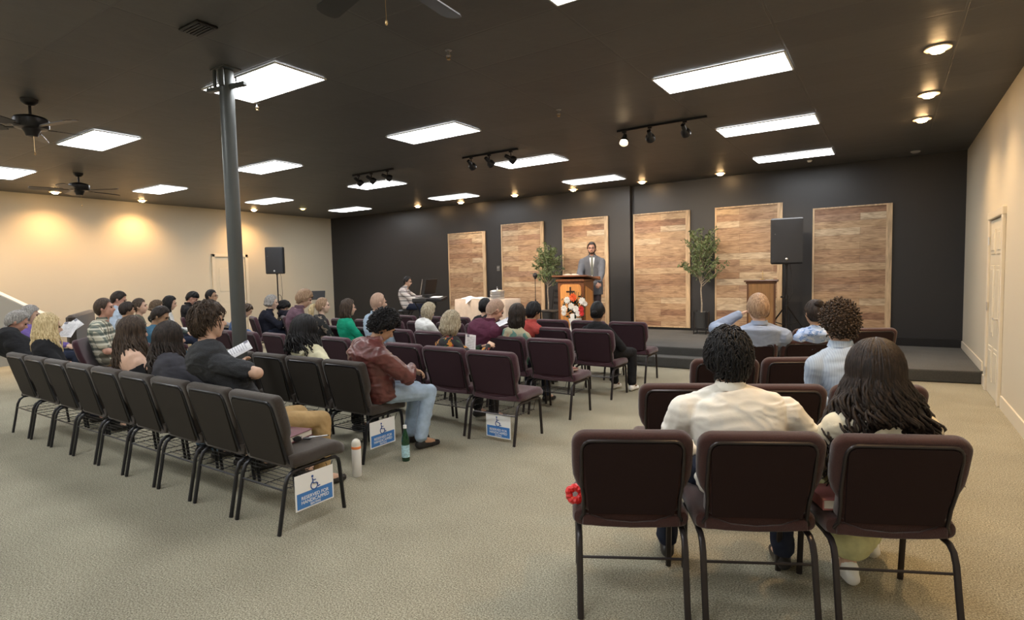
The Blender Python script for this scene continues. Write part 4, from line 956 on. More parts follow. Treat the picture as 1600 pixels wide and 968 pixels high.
# --- third row
h = at(186, 468, 4.3)
person('man', 'person with dark hair in a pale blue shirt beyond the plaid shirt', (-10.75, 4.2), -30, h, -30, -22, 'pink', 'darkbrown', 'crop', 'shirt', C('pale_blue_cotton', (.50, .60, .72)), navy, b=1.08)
h = at(200, 484, 4.0)
person('child', 'small dark haired person half hidden by the brunette, beside the plaid shirt', (-9.70, 3.95), -20, h, -10, -5, 'tan', 'darkbrown', 'short', 'tee', C('grey_top', (.2, .2, .2)), navy, b=.9)
h = at(219, 479, 4.35)
person('woman', 'person in profile with brown hair tied back, left of the bowed heads', (-10.1, 4.3), -30, h, -38, 2, 'fair', 'brown', 'bun', 'tee', C('olive_top', (.10, .10, .07)), navy, b=1.03, female=True, extra=bun('brown', .03))
h = at(246, 481, 5.0)
person('person', 'person with light brown hair behind the one looking down', (-10.72, 5.0), -25, h, -25, -4, 'fair', 'tawny', dict(HS['bob'], len=.05), 'tee', C('green_grey_top', (.08, .1, .09)), navy, b=1.0)
h = at(706, 507, 4.58); h.z = max(h.z, 1.07)
floral = blotch('black_floral_print', (.010, .010, .012), [(.012, .012, .014), (.012, .012, .014), (.55, .22, .03), (.03, .08, .03), (.012, .012, .014), (.35, .05, .04)], 30)
person('woman', 'person with an ash blonde bob and black floral top in the third row', (-3.72, 4.53), -10, h, -8, -6, 'fair', 'ash', dict(HS['bob'], len=.13, th=.028), 'tee', floral, blackcl, b=.94, female=True, hands=[(0, .36, .80), (.26, .22, .84)], slouch=.02)
# --- fourth row
h = at(476, 467, 5.55)
person('man', 'person with tousled greying brown hair in a mauve shirt', (-7.68, 5.50), -24, h, -34, -24, 'fair', 'sand', dict(HS['mop'], th=.022, amp=.010), 'shirt', C('mauve_shirt', (.13, .075, .10)), navy, b=1.08, slouch=.06)
h = at(505, 478, 5.35)
person('girl', 'blonde person with a ponytail in a dark patterned top', (-6.95, 5.35), -22, h, -36, 2, 'pale', 'sand', 'bun', 'tee', blotch('dark_dotted_print', (.02, .02, .02), [(.02, .02, .02), (.25, .2, .15), (.02, .02, .02)], 30), navy, b=.92, female=True, extra=ponytail('blonde'))
h = at(545, 481, 5.50)
person('woman', 'person with straight brown hair and glasses in an emerald green top', (-6.45, 5.50), -18, h, -28, -2, 'fair', 'brown', dict(HS['lob'], len=.22), 'blouse', C('emerald_knit', (.010, .30, .17)), navy, b=.96, female=True, collar=False, extra=glasses)
h = at(592, 473, 5.50)
person('man', 'bald person in a pale blue collared shirt', (-5.95, 5.52), -16, h, -24, -4, 'fair', 'fuzz', dict(HS['buzz'], front=40), 'shirt', C('ice_blue_shirt', (.42, .54, .66)), navy, b=1.06, slouch=.03)
h = at(774, 485, 5.60)
person('man', 'person with a buzz cut in a wide maroon shirt, head bowed', (-4.18, 5.55), -14, h, -30, -30, 'pink', 'fuzz', 'buzz', 'shirt', C('maroon_shirt', (.105, .028, .055)), navy, b=1.08, shw=1.12, slouch=.09, hr=0)
camo = blotch('muted_camouflage_print', (.42, .38, .25), [(.10, .28, .21), (.42, .27, .17), (.32, .38, .24), (.12, .24, .20), (.36, .36, .28)], 15)
h = at(809, 492, 5.55)
person('woman', 'person with straight dark hair in a green and tan blotched top', (-3.66, 5.56), -6, h, -4, -3, 'fair', 'darkbrown', dict(HS['lob'], len=.21, th=.018), 'blouse', camo, navy, b=.98, female=True, collar=False)
# --- fifth row
h = at(670, 489, 6.60); h.z = max(h.z, 1.03)
person('woman', 'blonde person in a white top bending forward in the fifth row', (-6.05, 6.6), -12, h, -16, -25, 'pale', 'ash', dict(HS['lob'], len=.16, th=.02), 'blouse', C('white_knit', (.80, .80, .78), var=.04), navy, b=.98, female=True, slouch=.12, collar=False)
h = at(759, 479, 6.65)
person('child', 'dark haired person almost hidden behind the maroon shirt', (-4.95, 6.62), -8, h, -8, 0, 'fair', 'black', 'short', 'tee', blackcl, navy, b=.9)
h = at(834, 487, 6.62)
person('man', 'person with thick black hair in a coral red hooded top', (-4.22, 6.60), -8, h, -16, -10, 'olive', 'black', dict(HS['mop'], th=.018), 'shirt', C('coral_hoodie', (.42, .07, .06)), navy, b=1.0, slouch=.06)
h = at(934, 487, 6.62)
person('woman', 'person with a low black bun and black top, aisle end of the fifth row', (-3.02, 6.62), -2, h, 5, -3, 'brown', 'black', 'bun', 'shirt', blackcl, blackcl, b=1.0, female=True, extra=bun('black', .034, (0, -.115, -.01)), shoem=M['white'], slouch=.05, collar=False, knee=[-.05, .2])
# --- far left seats
h = at(266, 474, 5.4)
person('woman', 'person with long black hair and white top in the distance, left of the flat cap', (-11.3, 5.3), -30, h, -30, -12, 'fair', 'black', dict(HS['straight'], len=.25, th=.02), 'blouse', C('white_blouse', (.7, .7, .68)), navy, b=1.05, female=True, collar=False)
h = at(301, 466, 6.0)
person('man', 'person with a dark flat cap and black jacket far left', (-11.8, 6.0), -25, h, -45, -32, 'pink', 'black', dict(HS['short'], side=80, front=66), 'jacket', blackcl, blackcl, b=1.02)
h = at(331, 463, 6.2)
person('man', 'person with slicked dark hair and glasses in a black top just left of the pole', (-11.35, 6.2), -25, h, -52, 0, 'tan', 'black', 'crop', 'tee', C('grey_tee', (.3, .3, .32)), blackcl, b=1.06, extra=glasses)
h = at(425, 473, 6.7)
person('woman', 'silver haired person in a black jacket right of the pole', (-10.2, 6.55), -30, h, -40, -4, 'pale', 'grey', dict(HS['bob'], len=.06), 'jacket', C('navy_black_jacket', (.012, .013, .022)), navy, b=1.1, female=True, hands=[(.05, .38, .8), (.15, .42, .82)])
h = at(443, 480, 6.9)
person('boy', 'dark curly haired person bowing the head next to the silver haired one', (-9.75, 6.9), -30, h, -46, -35, 'fair', 'black', 'mop', 'tee', C('black_tee', (.02, .02, .03)), navy, b=.95)
h = at(386, 489, 5.6); h.z = 1.05
person('person', 'person in a blue denim shirt partly hidden by the grey pole', (-9.55, 5.5), -25, h, -30, -30, 'fair', 'brown', 'short', 'shirt', C('denim_shirt', (.10, .17, .33), var=.3), jeans, b=.86)
# --- right block
rz = 28
h = at(1137, 560, 2.86)
def tuft(c): pass
person('boy', 'person with thick black hair in a white shirt, nearest right row', (-.54, 2.80), 24, h, 30, -4, 'fair', 'black', dict(HS['mop'], th=.026, amp=.016, front=62), 'shirt', white_sh, navy, vox=.008, b=1.0, shw=1.26, slouch=.04, wr=.006, hairx=[tufts(1500, .05, .027, 4, .0036)], hands=[(-.20, .34, .62), (.20, .30, .64)], poles=[(-.8, -.4, -.5), (.9, -.2, -.5)], feet=[.36, .30], knee=[-.34, .24])
h = at(1366, 582, 3.06)
person('woman', 'person with very long wavy black hair, ivory blouse and pale yellow skirt, nearest right row', (-.03, 3.06), 24, h, 26, -3, 'fair', 'darkbrown', dict(HS['longer'], len=.22, th=.018, amp=.004, wave=.004, flare=.0, fan=.0, sway=.02, face=84), 'blouse', cream2, skirtm, vox=.009, b=1.0, female=True, wr=.006, skirt=.14, shoem=M['white'], collar=False, shw=1.15, slouch=.03, feet=[.16, .46], knee=[-.05, .17], hairx=[locks(680, .50, .0076, .025, 15, fan=.068, sway=.02, seed=9, th=.030, face=42, drift=-.02, mess=.045, taper=-.03), strands(60, .34, .10, 9, (70, 290), sway=.02, out=.07)])
h = at(1310, 506, 4.22)
person('boy', 'person with a mop of brown curls in a pale striped blue shirt', (-.10, 4.17), 26, h, 28, 0, 'fair', 'brown', dict(HS['short'], th=.022), 'shirt', bluestripe, navy, vox=.010, b=1.0, slouch=.03, hairx=[curls(430, .011, .006)])
h = at(1184, 482, 6.08)
person('man', 'person with short sandy hair in a light blue shirt, hand raised to the face', (-1.13, 6.12), 26, h, 30, -4, 'fair', 'sand', dict(HS['crop'], th=.014), 'shirt', lightblue, khaki, vox=.010, b=1.12, shw=1.14, slouch=.05, hands=[(-.10, .19, 1.10), (.1, .30, .66)], poles=[(-.9, -.1, -.5), (.8, -.5, -.5)])
h = at(1272, 489, 6.30)
bfl = blotch('blue_floral_print', (.36, .48, .72), [(.13, .24, .52), (.36, .48, .72), (.60, .68, .8)], 45)
person('woman', 'person with dark tied up hair and glasses in a blue floral top', (-.66, 6.36), 26, h, 34, 0, 'tan', 'darkbrown', 'bun', 'tee', bfl, navy, b=.98, female=True, sleeve='short', extra=both(glasses, bun('darkbrown', .04, (0, -.09, .10))), collar=False)
# --- on the stage
h = at(924.5, 388, 10.75)
def suit(c):
    P, W, b, root, nb = c['P'], c['W'], c['b'], c['root'], c['nb']
    # white shirt front, tie, lapels
    m = MB(); z1 = nb.z-.045; z0 = P(.35).z
    jm = [o for o in root.children if o.name.startswith('jacket')][0].data
    bv = BVHTree.FromPolygons([v.co for v in jm.vertices], [tuple(p.vertices) for p in jm.polygons])
    def fy(z, x): r_ = bv.ray_cast(Vector((x, 1, z)), Vector((0, -1, 0))); return r_[0].y if r_[0] else .1
    def strip(xs, zt, zb, off, nm, mm):
        m = MB(); rs = []
        for k in range(9):
            z = zt+(zb-zt)*k/8; x0, x1 = xs(k/8)
            rs.append([(x0, fy(z, x0)+off, z), ((x0+x1)/2, fy(z, (x0+x1)/2)+off, z), (x1, fy(z, x1)+off, z), (x1, fy(z, x1)-.01, z), ((x0+x1)/2, fy(z, (x0+x1)/2)-.01, z), (x0, fy(z, x0)-.01, z)])
        m.rings(rs); m.build(nm, mm, root)
    strip(lambda u: (-.055*(1-u)-.004, .055*(1-u)+.004), z1, z0, .004, 'shirt_front', M['white_cloth'])
    strip(lambda u: (-.018-.012*u, .018+.012*u), z1-.02, z0+.02, .010, 'necktie', C('grey_green_tie', (.16, .17, .15)))
    for sd in (-1, 1): strip(lambda u, sd=sd: tuple(sorted((sd*(.058*(1-u)+.006), sd*(.058*(1-u)+.006+.04*(1-u*.5))))), z1-.01, z0, .007, 'lapel', suitm)
    for i in range(2):
        a, e, hh = c['arm'][i]; d = (hh-e).normalized(); MB().cyl(hh-d*.012, hh+d*.012, .034).build('shirt_cuff', M['white_cloth'], root)
suitm = C('grey_suit_wool', (.115, .122, .142), var=.06)
person('preacher', 'bearded person in a grey suit and tie standing behind the wooden podium', (h.x, 10.77, Z2), -158-0, h, -160, -4, 'pink', 'darkbrown', 'crop', 'jacket', suitm, C('plum_grey_trousers', (.075, .062, .075)), b=1.02, standing=True, vox=.010, hands=[(-.16, .36, 1.04), (.22, .34, 1.08)], poles=[(-.7, -.5, -.3), (.7, -.5, -.3)], slouch=0, extra=both(glasses, beard('brown'), suit), shw=1.08, curl=.7, wr=.003)
h = at(637, 440, 10.15)
wplaid = bands('white_grey_plaid', (.70, .66, .62), [('Z', (.13, .11, .12), .11, 0, .45, .7), ('X', (.2, .15, .16), .12, 1, .6, .55), ('Z', (.45, .3, .3), .11, 3, .85, .5)], .1)
person('pianist', 'person in glasses and a white and grey plaid shirt seated at the keyboard', (h.x-.09, 10.15, Z2), -62, h, -68, -10, 'fair', 'black', 'crop', 'shirt', wplaid, C('dark_jeans', (.02, .026, .05)), b=1.0, hands=[(-.16, .44, .77), (.16, .44, .77)], slouch=.05, extra=glasses, curl=.5)
# ================================================================ things on the stage and floor
def podium():
    o = thing('podium', 'orange oak podium with a dark cross on its front, before the man in grey', 'podium', (-5.13, 10.0, Z2), R(2)); W, D, Ht = .55, .46, 1.12
    b = MB(); b.box((0, 0, .04), (W+.06, D+.06, .08), bev=.01); b.box((0, 0, Ht/2), (W, D, Ht))
    b.build('cabinet', M['oak_dark'], o, smooth=False)
    pts = [(-W/2+.055, .12), (W/2-.055, .12), (W/2-.055, Ht-.14)]
    for k in range(1, 6): a = R(90*k/6); pts.append((W/2-.055-.07+.07*math.cos(a), Ht-.14+.07*math.sin(a)))
    pts += [(W/2-.125, Ht-.07), (-W/2+.125, Ht-.07)]
    for k in range(1, 6): a = R(90+90*k/6); pts.append((-W/2+.055+.07+.07*math.cos(a), Ht-.14+.07*math.sin(a)))
    pts.append((-W/2+.055, Ht-.14))
    MB().prism(pts, -D/2-.012, -D/2, None).build('front_panel', M['oak'], o, smooth=False)
    s_ = MB(); s_.rings([[(W/2, -D/2+.06, .12), (W/2, D/2-.06, .12), (W/2, D/2-.06, Ht-.22), (W/2, -D/2+.06, Ht-.10)], [(W/2+.01, -D/2+.06, .12), (W/2+.01, D/2-.06, .12), (W/2+.01, D/2-.06, Ht-.22), (W/2+.01, -D/2+.06, Ht-.10)]])
    s_.build('side_panel', M['oak'], o, smooth=False)
    t = MB().box((0, .03, Ht+.05), (W+.22, D+.20, .035), rot=Euler((R(-7), 0, 0)).to_matrix(), bev=.01); t.box((0, D/2+.11, Ht+.045), (W+.2, .02, .05))
    t.box((0, -.02, Ht+.005), (W+.06, D+.04, .05), bev=.008); t.build('desk_top', M['oak_dark'], o, smooth=False)
    c = MB().box((0, -D/2-.02, .86), (.028, .016, .28)).box((0, -D/2-.02, .91), (.17, .016, .028)); c.build('cross', M['cross'], o, smooth=False)
podium()
def book(name, lb, loc, rz, size, cover, cat='book', opened=False, rx=0, ry=0):
    o = thing(name, lb, cat, loc, R(rz)); o.rotation_euler = (R(rx), R(ry), R(rz)); w_, d_, h_ = size
    if opened:
        m = MB()
        for sd in (-1, 1):
            m.rings([[(sd*.004, y, 0), (sd*w_*.5, y, 0), (sd*w_*.5, y, h_*.35), (sd*w_*.3, y, h_*.9), (sd*w_*.12, y, h_), (sd*.004, y, h_*.45)] for y in (-d_/2, d_/2)])
        m.build('pages', M['pages'], o); MB().box((0, 0, -.003), (w_+.02, d_+.02, .006)).build('cover', cover, o, smooth=False); return o
    MB().box((0, 0, h_/2), (w_-.01, d_-.012, h_-.008)).build('pages', M['pages'], o, smooth=False)
    m = MB().box((0, 0, h_-.003), (w_, d_, .006), bev=.002).box((0, 0, .003), (w_, d_, .006), bev=.002).box((-w_/2+.003, 0, h_/2), (.006, d_, h_), bev=.002)
    m.build('cover', cover, o); return o
book('bible', 'open book lying on the desk of the oak podium', (-5.20, 10.02, Z2+1.19), 3, (.36, .26, .05), M['black_leather'], opened=True, rx=-7)
# flowers on a white stand in front of the podium
o = thing('flower_arrangement', 'white and orange flower arrangement in front of the podium', 'flowers', (-4.96, 9.62, Z2))
MB().lathe([(.11, 0), (.12, .02), (.085, .05), (.07, .16), (.09, .28), (.12, .37), (.125, .40), (.11, .41), (.10, .37), (.001, .35)], n=28).build('vase', M['white_cloth'], o)
MB().tube([(0, -.12, .50), (.02, -.14, .36), (-.01, -.13, .22), (.01, -.14, .10)], [.05, .035, .04, .03], 8, flat=.3).build('ribbon', M['petal_white'], o)
def flower(x, y, z, r, m, par):
    f = MB(); rr = random.Random(int(x*999+z*77))
    for ring, (n, tilt, sc) in enumerate(((9, 70, 1), (8, 45, .8), (6, 20, .5))):
        for k in range(n):
            a = 6.283*k/n+ring*.4; q = Matrix.Translation((x, y, z)) @ Matrix.Rotation(R(90), 4, 'X') @ Matrix.Rotation(a, 4, 'Z') @ Matrix.Rotation(R(tilt), 4, 'Y') @ Matrix.Translation((0, 0, r*.5*sc))
            f.ball((0, 0, 0), (r*.10, r*.30*sc, r*.52*sc), 7, m=5); n0 = len(f.v); 
            bl = f.v[-(2+7*4):]; f.v[-(2+7*4):] = [tuple(q @ Vector(v)) for v in bl]
    f.build('flower', m, par)
for (x, z, r, m) in ((-.12, .86, .085, 'petal_white'), (.03, .92, .10, 'petal_orange'), (.25, .84, .09, 'petal_white'), (-.02, .72, .085, 'petal_white'), (.09, .66, .085, 'petal_white'), (-.20, .66, .085, 'petal_white'), (.22, .66, .075, 'petal_red'), (.23, .56, .07, 'petal_red'), (-.21, .56, .07, 'petal_white'), (.14, .55, .07, 'petal_white'), (.32, .78, .06, 'petal_white')):
    flower(x*.85, -.10, .30+(z-.30)*.82, r*.85, M[m], o)
lf = MB(); rr = random.Random(3)
for k in range(70):
    a = rr.uniform(0, 6.28); rad = rr.uniform(.05, .30); x = rad*math.cos(a); z = .64+rad*math.sin(a)*.85; q = Matrix.Translation((x, -.05+rr.uniform(-.03, .03), z)) @ Euler((rr.uniform(-1, 1), rr.uniform(-1, 1)+a, rr.uniform(-3, 3))).to_matrix().to_4x4()
    lf.add([(0, 0, -.05), (.02, .005, 0), (0, 0, .055), (-.02, .005, 0), (0, .006, 0)], [(0, 1, 4), (1, 2, 4), (2, 3, 4), (3, 0, 4), (0, 3, 2, 1)], q)
for k in range(8): a = rr.uniform(.6, 2.5); lf.tube([(0, 0, .38), (.13*math.cos(a), -.02, .60), (.28*math.cos(a), -.02, .64+.28*math.sin(a))], .005, 5)
lf.build('foliage', M['dark_leaf'], o, smooth=False)
# second lectern
o = thing('lectern', 'plain brown wooden lectern on the right part of the stage, by the speaker stand', 'lectern', (-1.90, 10.92, Z2), R(8))
b = MB().box((0, 0, .03), (.50, .44, .06), bev=.008); b.box((0, 0, .52), (.46, .40, 1.0)); b.build('cabinet', M['lectern'], o, smooth=False)
MB().box((0, 0, 1.025), (.50, .44, .035), bev=.01).box((0, 0, 1.055), (.56, .50, .03), bev=.012).build('desk_top', M['lectern_dark'], o, smooth=False)
b = MB()
for s_ in (-1, 1): b.box((s_*.215, -.203, .53), (.03, .012, .98))
b.build('corner_moulding', M['lectern_dark'], o, smooth=False)
o = thing('table_cross', 'small thin brass cross standing on the plain brown lectern', 'cross', (-1.88, 10.92, Z2+1.071))
MB().box((0, 0, .008), (.08, .05, .016), bev=.004).build('base', M['brass'], o); MB().box((0, 0, .085), (.010, .008, .15)).box((0, 0, .11), (.06, .008, .010)).build('cross', M['brass'], o, smooth=False)
# speakers
def speaker(lb, loc, rz, s=1.0, pole_h=1.4):
    x, y, z = loc; st = thing('speaker_stand', 'black tripod stand carrying the %s loudspeaker' % ("large right" if x > -5 else "far left"), 'speaker stand', (x, y, z), R(rz))
    MB().cyl((0, 0, .25), (0, 0, pole_h*.6), .022).cyl((0, 0, pole_h*.55), (0, 0, pole_h+.04), .017).build('pole', M['black_metal'], st)
    MB().cyl((0, 0, pole_h*.55), (0, 0, pole_h*.55+.06), .034).cyl((0, 0, .55), (0, 0, .62), .034).cyl((0, 0, pole_h*.57), (-.07, 0, pole_h*.57), .009).ball((-.075, 0, pole_h*.57), .018).build('collar', M['black_plastic'], st)
    for k in range(3):
        a = R(120*k+30); c, s_ = math.cos(a), math.sin(a)
        MB().tube([(c*.02, s_*.02, .60), (c*.46, s_*.46, .012)], .012, 8).build('leg', M['black_metal'], st)
        MB().tube([(c*.02, s_*.02, .27), (c*.24, s_*.24, .32)], .008, 6).build('brace', M['black_metal'], st)
    MB().tube([(.03, .12, pole_h+.12), (.07, .10, pole_h-.10), (.10, .05, pole_h-.5), (.05, .04, .7), (.06, .04, .3), (.15, .10, .01)], .005, 6).tube([(.03+.05*math.cos(t), .03, pole_h*.62+.11*math.sin(t)) for t in [6.28*k/14 for k in range(14)]], .006, 6, closed=True).build('cable', M['black_plastic'], st)
    o = thing('speaker', lb, 'speaker', (x, y, z+pole_h), R(rz)); W, D, Ht = .45*s, .36*s, .70*s
    def ring(zz, f=1): return [(-W/2*f, -D/2*f, zz), (W/2*f, -D/2*f, zz), (W/2*f*1.0, -D*.1, zz), (W*.30*f, D/2*f, zz), (-W*.30*f, D/2*f, zz), (-W/2*f, -D*.1, zz)]
    b = MB().rings([ring(.0, .93), ring(.02), ring(Ht-.02), ring(Ht, .93)]); b.build('cabinet', M['black_plastic'], o, ang=30)
    pts = rrect(W*.94, Ht*.93, .03, 4, cz=Ht/2); n = len(pts)
    m = MB().rings([[(x_, -D/2-.002, z_) for x_, z_ in pts], [(x_, -D/2-.012-.012*(1-(2*x_/W)**2), z_) for x_, z_ in pts], [(x_*.7, -D/2-.026, Ht/2+(z_-Ht/2)*.7) for x_, z_ in pts]][::-1]); m.build('grille', M['grille'], o, ang=60)
    MB().box((-.02, -D/2-.0245, Ht*.66), (W*.62, .002, .004)).box((-W*.34, -D/2-.0225, Ht*.66), (.028, .003, .016), rot=Euler((0, R(-35), 0)).to_matrix()).build('logo_strip', mat('faded_silver_mark', (.16, .16, .16), .5), o, smooth=False)
    m = MB().lathe([(.001, 0), (.020, 0), (.022, .004), (.018, .007), (.001, .008)], n=20, mt=Matrix.Translation((0, -D/2-.024, .075*s)) @ Matrix.Rotation(R(90), 4, 'X')); m.build('badge', M['metal'], o)
    MB().cyl((0, 0, -.02), (0, 0, .01), .03).build('pole_socket', M['black_plastic'], o)
    return o
speaker('large black loudspeaker on the right part of the stage, over the brown lectern', (-1.50, 10.95, Z2), 8, 1.12, 1.34)
speaker('small looking black loudspeaker by the cream wall at the far left', (-13.25, 8.95, 0), 38, .98, 1.72)
# communion table under a cream cloth
tx0, tx1, ty = at(713, 468, 9.72).x, at(790, 466, 9.72).x, 9.98
o = thing('communion_table', 'long folding table hidden under the cream cloth on the stage', 'table', ((tx0+tx1)/2, ty, Z2)); TW = tx1-tx0
MB().box((0, 0, .73), (TW-.02, .58, .025)).build('tabletop', M['white'], o, smooth=False)
for sx in (-1, 1):
    for sy in (-1, 1): MB().cyl((sx*(TW/2-.15), sy*.22, 0), (sx*(TW/2-.15), sy*.22, .72), .014).build('leg', M['metal'], o)
cl = MB(); NU = 160; out = []
for k in range(NU):
    a = k/NU; per = 2*(TW+.6); d_ = a*per
    if d_ < TW: p = (-TW/2+d_, -.30, 0, -1)
    elif d_ < TW+.6: p = (TW/2, -.30+d_-TW, 1, 0)
    elif d_ < 2*TW+.6: p = (TW/2-(d_-TW-.6), .30, 0, 1)
    else: p = (-TW/2, .30-(d_-2*TW-.6), -1, 0)
    out.append(p)
rs = []
for (z, e) in ((.752, -.02), (.750, .004), (.74, .012), (.55, .02), (.3, .03), (.06, .04)):
    amp = 0 if z > .735 else (.75-z)*.028
    rs.append([(x+nx*(e+amp*math.sin(k*.9)), y+ny*(e+amp*math.sin(k*.9)), z) for k, (x, y, nx, ny) in enumerate(out)])
inner = [[(x*(.985), y*.97, z) for x, y, z in r] for r in rs[::-1]]
cl.rings(rs[::-1]+[], None); c_ = cl.build('tablecloth', M['tablecloth'], None); c_.location = ((tx0+tx1)/2, ty, Z2); tag(c_, 'cream tablecloth draped to the floor over the long stage table', 'tablecloth')
def tray(lb, x, y, z, lid=False):
    o = thing('communion_tray', lb, 'tray', (x, y, z), group='stacked silver communion trays')
    MB().lathe([(.14, 0), (.15, .006), (.152, .042), (.158, .046), (.15, .05), (.145, .048), (.143, .01), (.001, .008)], n=32).build('tray_body', M['chrome'], o)
tz = Z2+.752; txx = at(778, 465, 9.9).x
for k in range(3): tray(['bottom silver tray of the stack on the cream table', 'middle silver tray of the stack on the cream table', 'top silver tray of the stack, under the lid'][k], txx, 9.88, tz+.052*k)
o = thing('tray_lid', 'silver domed lid with a little cross on the tray stack', 'lid', (txx, 9.88, tz+.156)); MB().lathe([(.155, 0), (.156, .012), (.13, .03), (.06, .042), (.02, .046), (.012, .06), (.001, .062)], n=32).build('dome', M['chrome'], o)
MB().box((0, 0, .085), (.008, .008, .055)).box((0, 0, .09), (.035, .008, .008)).build('cross', M['chrome'], o, smooth=False)
# white linen over the bread plates
lx = at(741, 466, 9.85).x; ln = MB(); NX, NY = 30, 16; vs = []
for i in range(NX):
    for j in range(NY):
        x = (i/(NX-1)-.5)*.62; y = (j/(NY-1)-.5)*.42
        hgt = .05*math.exp(-((x+.16)**2+y*y)/.015)+.035*math.exp(-((x-.14)**2+(y)**2)/.02)+.012*noise.noise(Vector((x*12, y*12, 1)))+.008
        edge = y < -.17; vs.append((x, y, max(.003, hgt)))
ln.v = vs+[(x, y, max(.0, z-.004)*.5) for x, y, z in vs]; q = NX*NY
for i in range(NX-1):
    for j in range(NY-1): a = i*NY+j; ln.f.append((a, a+NY, a+NY+1, a+1)); ln.f.append((q+a, q+a+1, q+a+NY+1, q+a+NY))
for i in range(NX-1): a = i*NY; ln.f.append((a, q+a, q+a+NY, a+NY)); a = i*NY+NY-1; ln.f.append((a, a+NY, q+a+NY, q+a))
for j in range(NY-1): a = j; ln.f.append((a, a+1, q+a+1, q+a)); a = (NX-1)*NY+j; ln.f.append((a, q+a, q+a+1, a+1))
ln.add([(-.10, -.20, .01), (.06, -.20, .01), (-.01, -.325, -.10), (-.10, -.22, .004), (.06, -.22, .004), (-.01, -.345, -.10)], [(0, 1, 2), (3, 5, 4), (0, 3, 4, 1), (1, 4, 5, 2), (2, 5, 3, 0)])
c_ = ln.build('white_linen', M['white_cloth']); c_.location = (lx, 9.90, tz+.003); tag(c_, 'white linen napkin covering plates at the left of the cream table', 'napkin')
# mic stands
def mic_stand(lb, x, y, z, h_, ball=True, boom=None):
    o = thing('microphone_stand', lb, 'microphone stand', (x, y, z))
    MB().lathe([(.001, 0), (.13, 0), (.13, .012), (.05, .022), (.016, .03), (.001, .03)], n=24).build('base', M['black_metal'], o)
    MB().cyl((0, 0, .02), (0, 0, h_*.6), .010).cyl((0, 0, h_*.55), (0, 0, h_), .007).cyl((0, 0, h_*.57), (0, 0, h_*.57+.05), .016).build('pole', M['black_metal'], o)
    if ball: MB().ball((0, 0, h_+.05), (.052, .052, .058), 14).cyl((0, 0, h_-.03), (0, 0, h_+.02), .02, .03).build('microphone', M['black_plastic'], o)
mp = at(836, 430, 10.35); mic_stand('thin black microphone stand with a round dark head between table and podium', mp.x, 10.35, Z2, mp.z-Z2-.05)
mp = at(522, 430, 9.6); mic_stand('thin black stand at the corner of the cream and black walls', mp.x, 9.6, 0, mp.z, ball=False)
# music stand by the far left corner
mp = at(497, 461, 9.0); o = thing('music_stand', 'black music stand desk in front of the far left cream wall', 'music stand', (mp.x, 9.0, 0))
MB().cyl((0, 0, .3), (0, 0, mp.z), .011).build('pole', M['black_metal'], o)
MB().box((0, 0, mp.z+.0), (.34, .02, .22), rot=Euler((R(-14), 0, R(35))).to_matrix(), bev=.006).build('desk', M['black_plastic'], o)
for k in range(3): a = R(120*k); MB().tube([(0, 0, .32), (.3*math.cos(a), .3*math.sin(a), .01)], .008, 6).build('leg', M['black_metal'], o)
# keyboard, stand, laptop
kx = at(655, 468, 10.0); o = thing('keyboard', 'dark digital piano on a black stand at the left of the stage', 'keyboard', (kx.x+.05, 10.18, Z2), R(28))
MB().box((0, 0, .72), (.34, 1.25, .09), bev=.012).build('case', M['black_plastic'], o)
w_ = MB()
for k in range(40): w_.box((-.10, -.56+.0285*k, .768), (.13, .026, .012))
w_.build('white_keys', M['white'], o, smooth=False)
w_ = MB()
for k in range(39):
    if k % 7 not in (2, 6): w_.box((-.075, -.546+.0285*k, .776), (.08, .013, .014))
w_.build('black_keys', M['black_plastic'], o, smooth=False)
for s_ in (-1, 1): MB().tube([(.15, s_*.45, .02), (-.15, s_*.45, .67)], .014, 6).tube([(-.15, s_*.45, .02), (.15, s_*.45, .67)], .014, 6).build('stand_leg', M['black_metal'], o)
lp = at(668, 455, 10.3); o = thing('monitor', 'dark flat screen facing the pianist above the keyboard', 'monitor', (lp.x+.03, 10.35, Z2+.77), R(28-14))
MB().box((0, 0, .03), (.26, .34, .06), bev=.006).build('base', M['black_plastic'], o); MB().box((.02, 0, .25), (.025, .58, .36), rot=Euler((0, R(12), 0)).to_matrix(), bev=.004).build('screen', M['black_plastic'], o)
MB().tube([(-.10, -.30, .07), (-.03, -.30, .43)], .008, 5).build('edge_tube', M['metal'], o)  # thin brushed metal tube along one side of the screen
lp = at(677, 466, 10.0); o = thing('side_keyboard', 'small dark mixer with white sheet right of the keyboard', 'mixer', (lp.x+.08, 10.0, Z2), R(10))
MB().box((0, 0, .74), (.46, .30, .07), rot=Euler((R(10), 0, 0)).to_matrix(), bev=.01).cyl((0, 0, 0), (0, 0, .72), .02).box((0, 0, .01), (.34, .34, .02)).build('case', M['black_plastic'], o)
MB().box((.02, 0, .785), (.26, .16, .006), rot=Euler((R(10), 0, 0)).to_matrix()).build('paper', M['paper'], o, smooth=False)
# piano stool
o = thing('piano_stool', 'black stool under the pianist', 'stool', (at(637, 440, 10.15).x-.10, 10.15, Z2), R(-62))
MB().box((0, 0, .43), (.38, .30, .07), bev=.02).build('seat', M['black_leather'], o)
for s_ in (-1, 1): MB().tube([(s_*.14, -.14, .01), (s_*.14, .14, .40)], .012, 6).tube([(s_*.14, .14, .01), (s_*.14, -.14, .40)], .012, 6).build('leg', M['black_metal'], o)
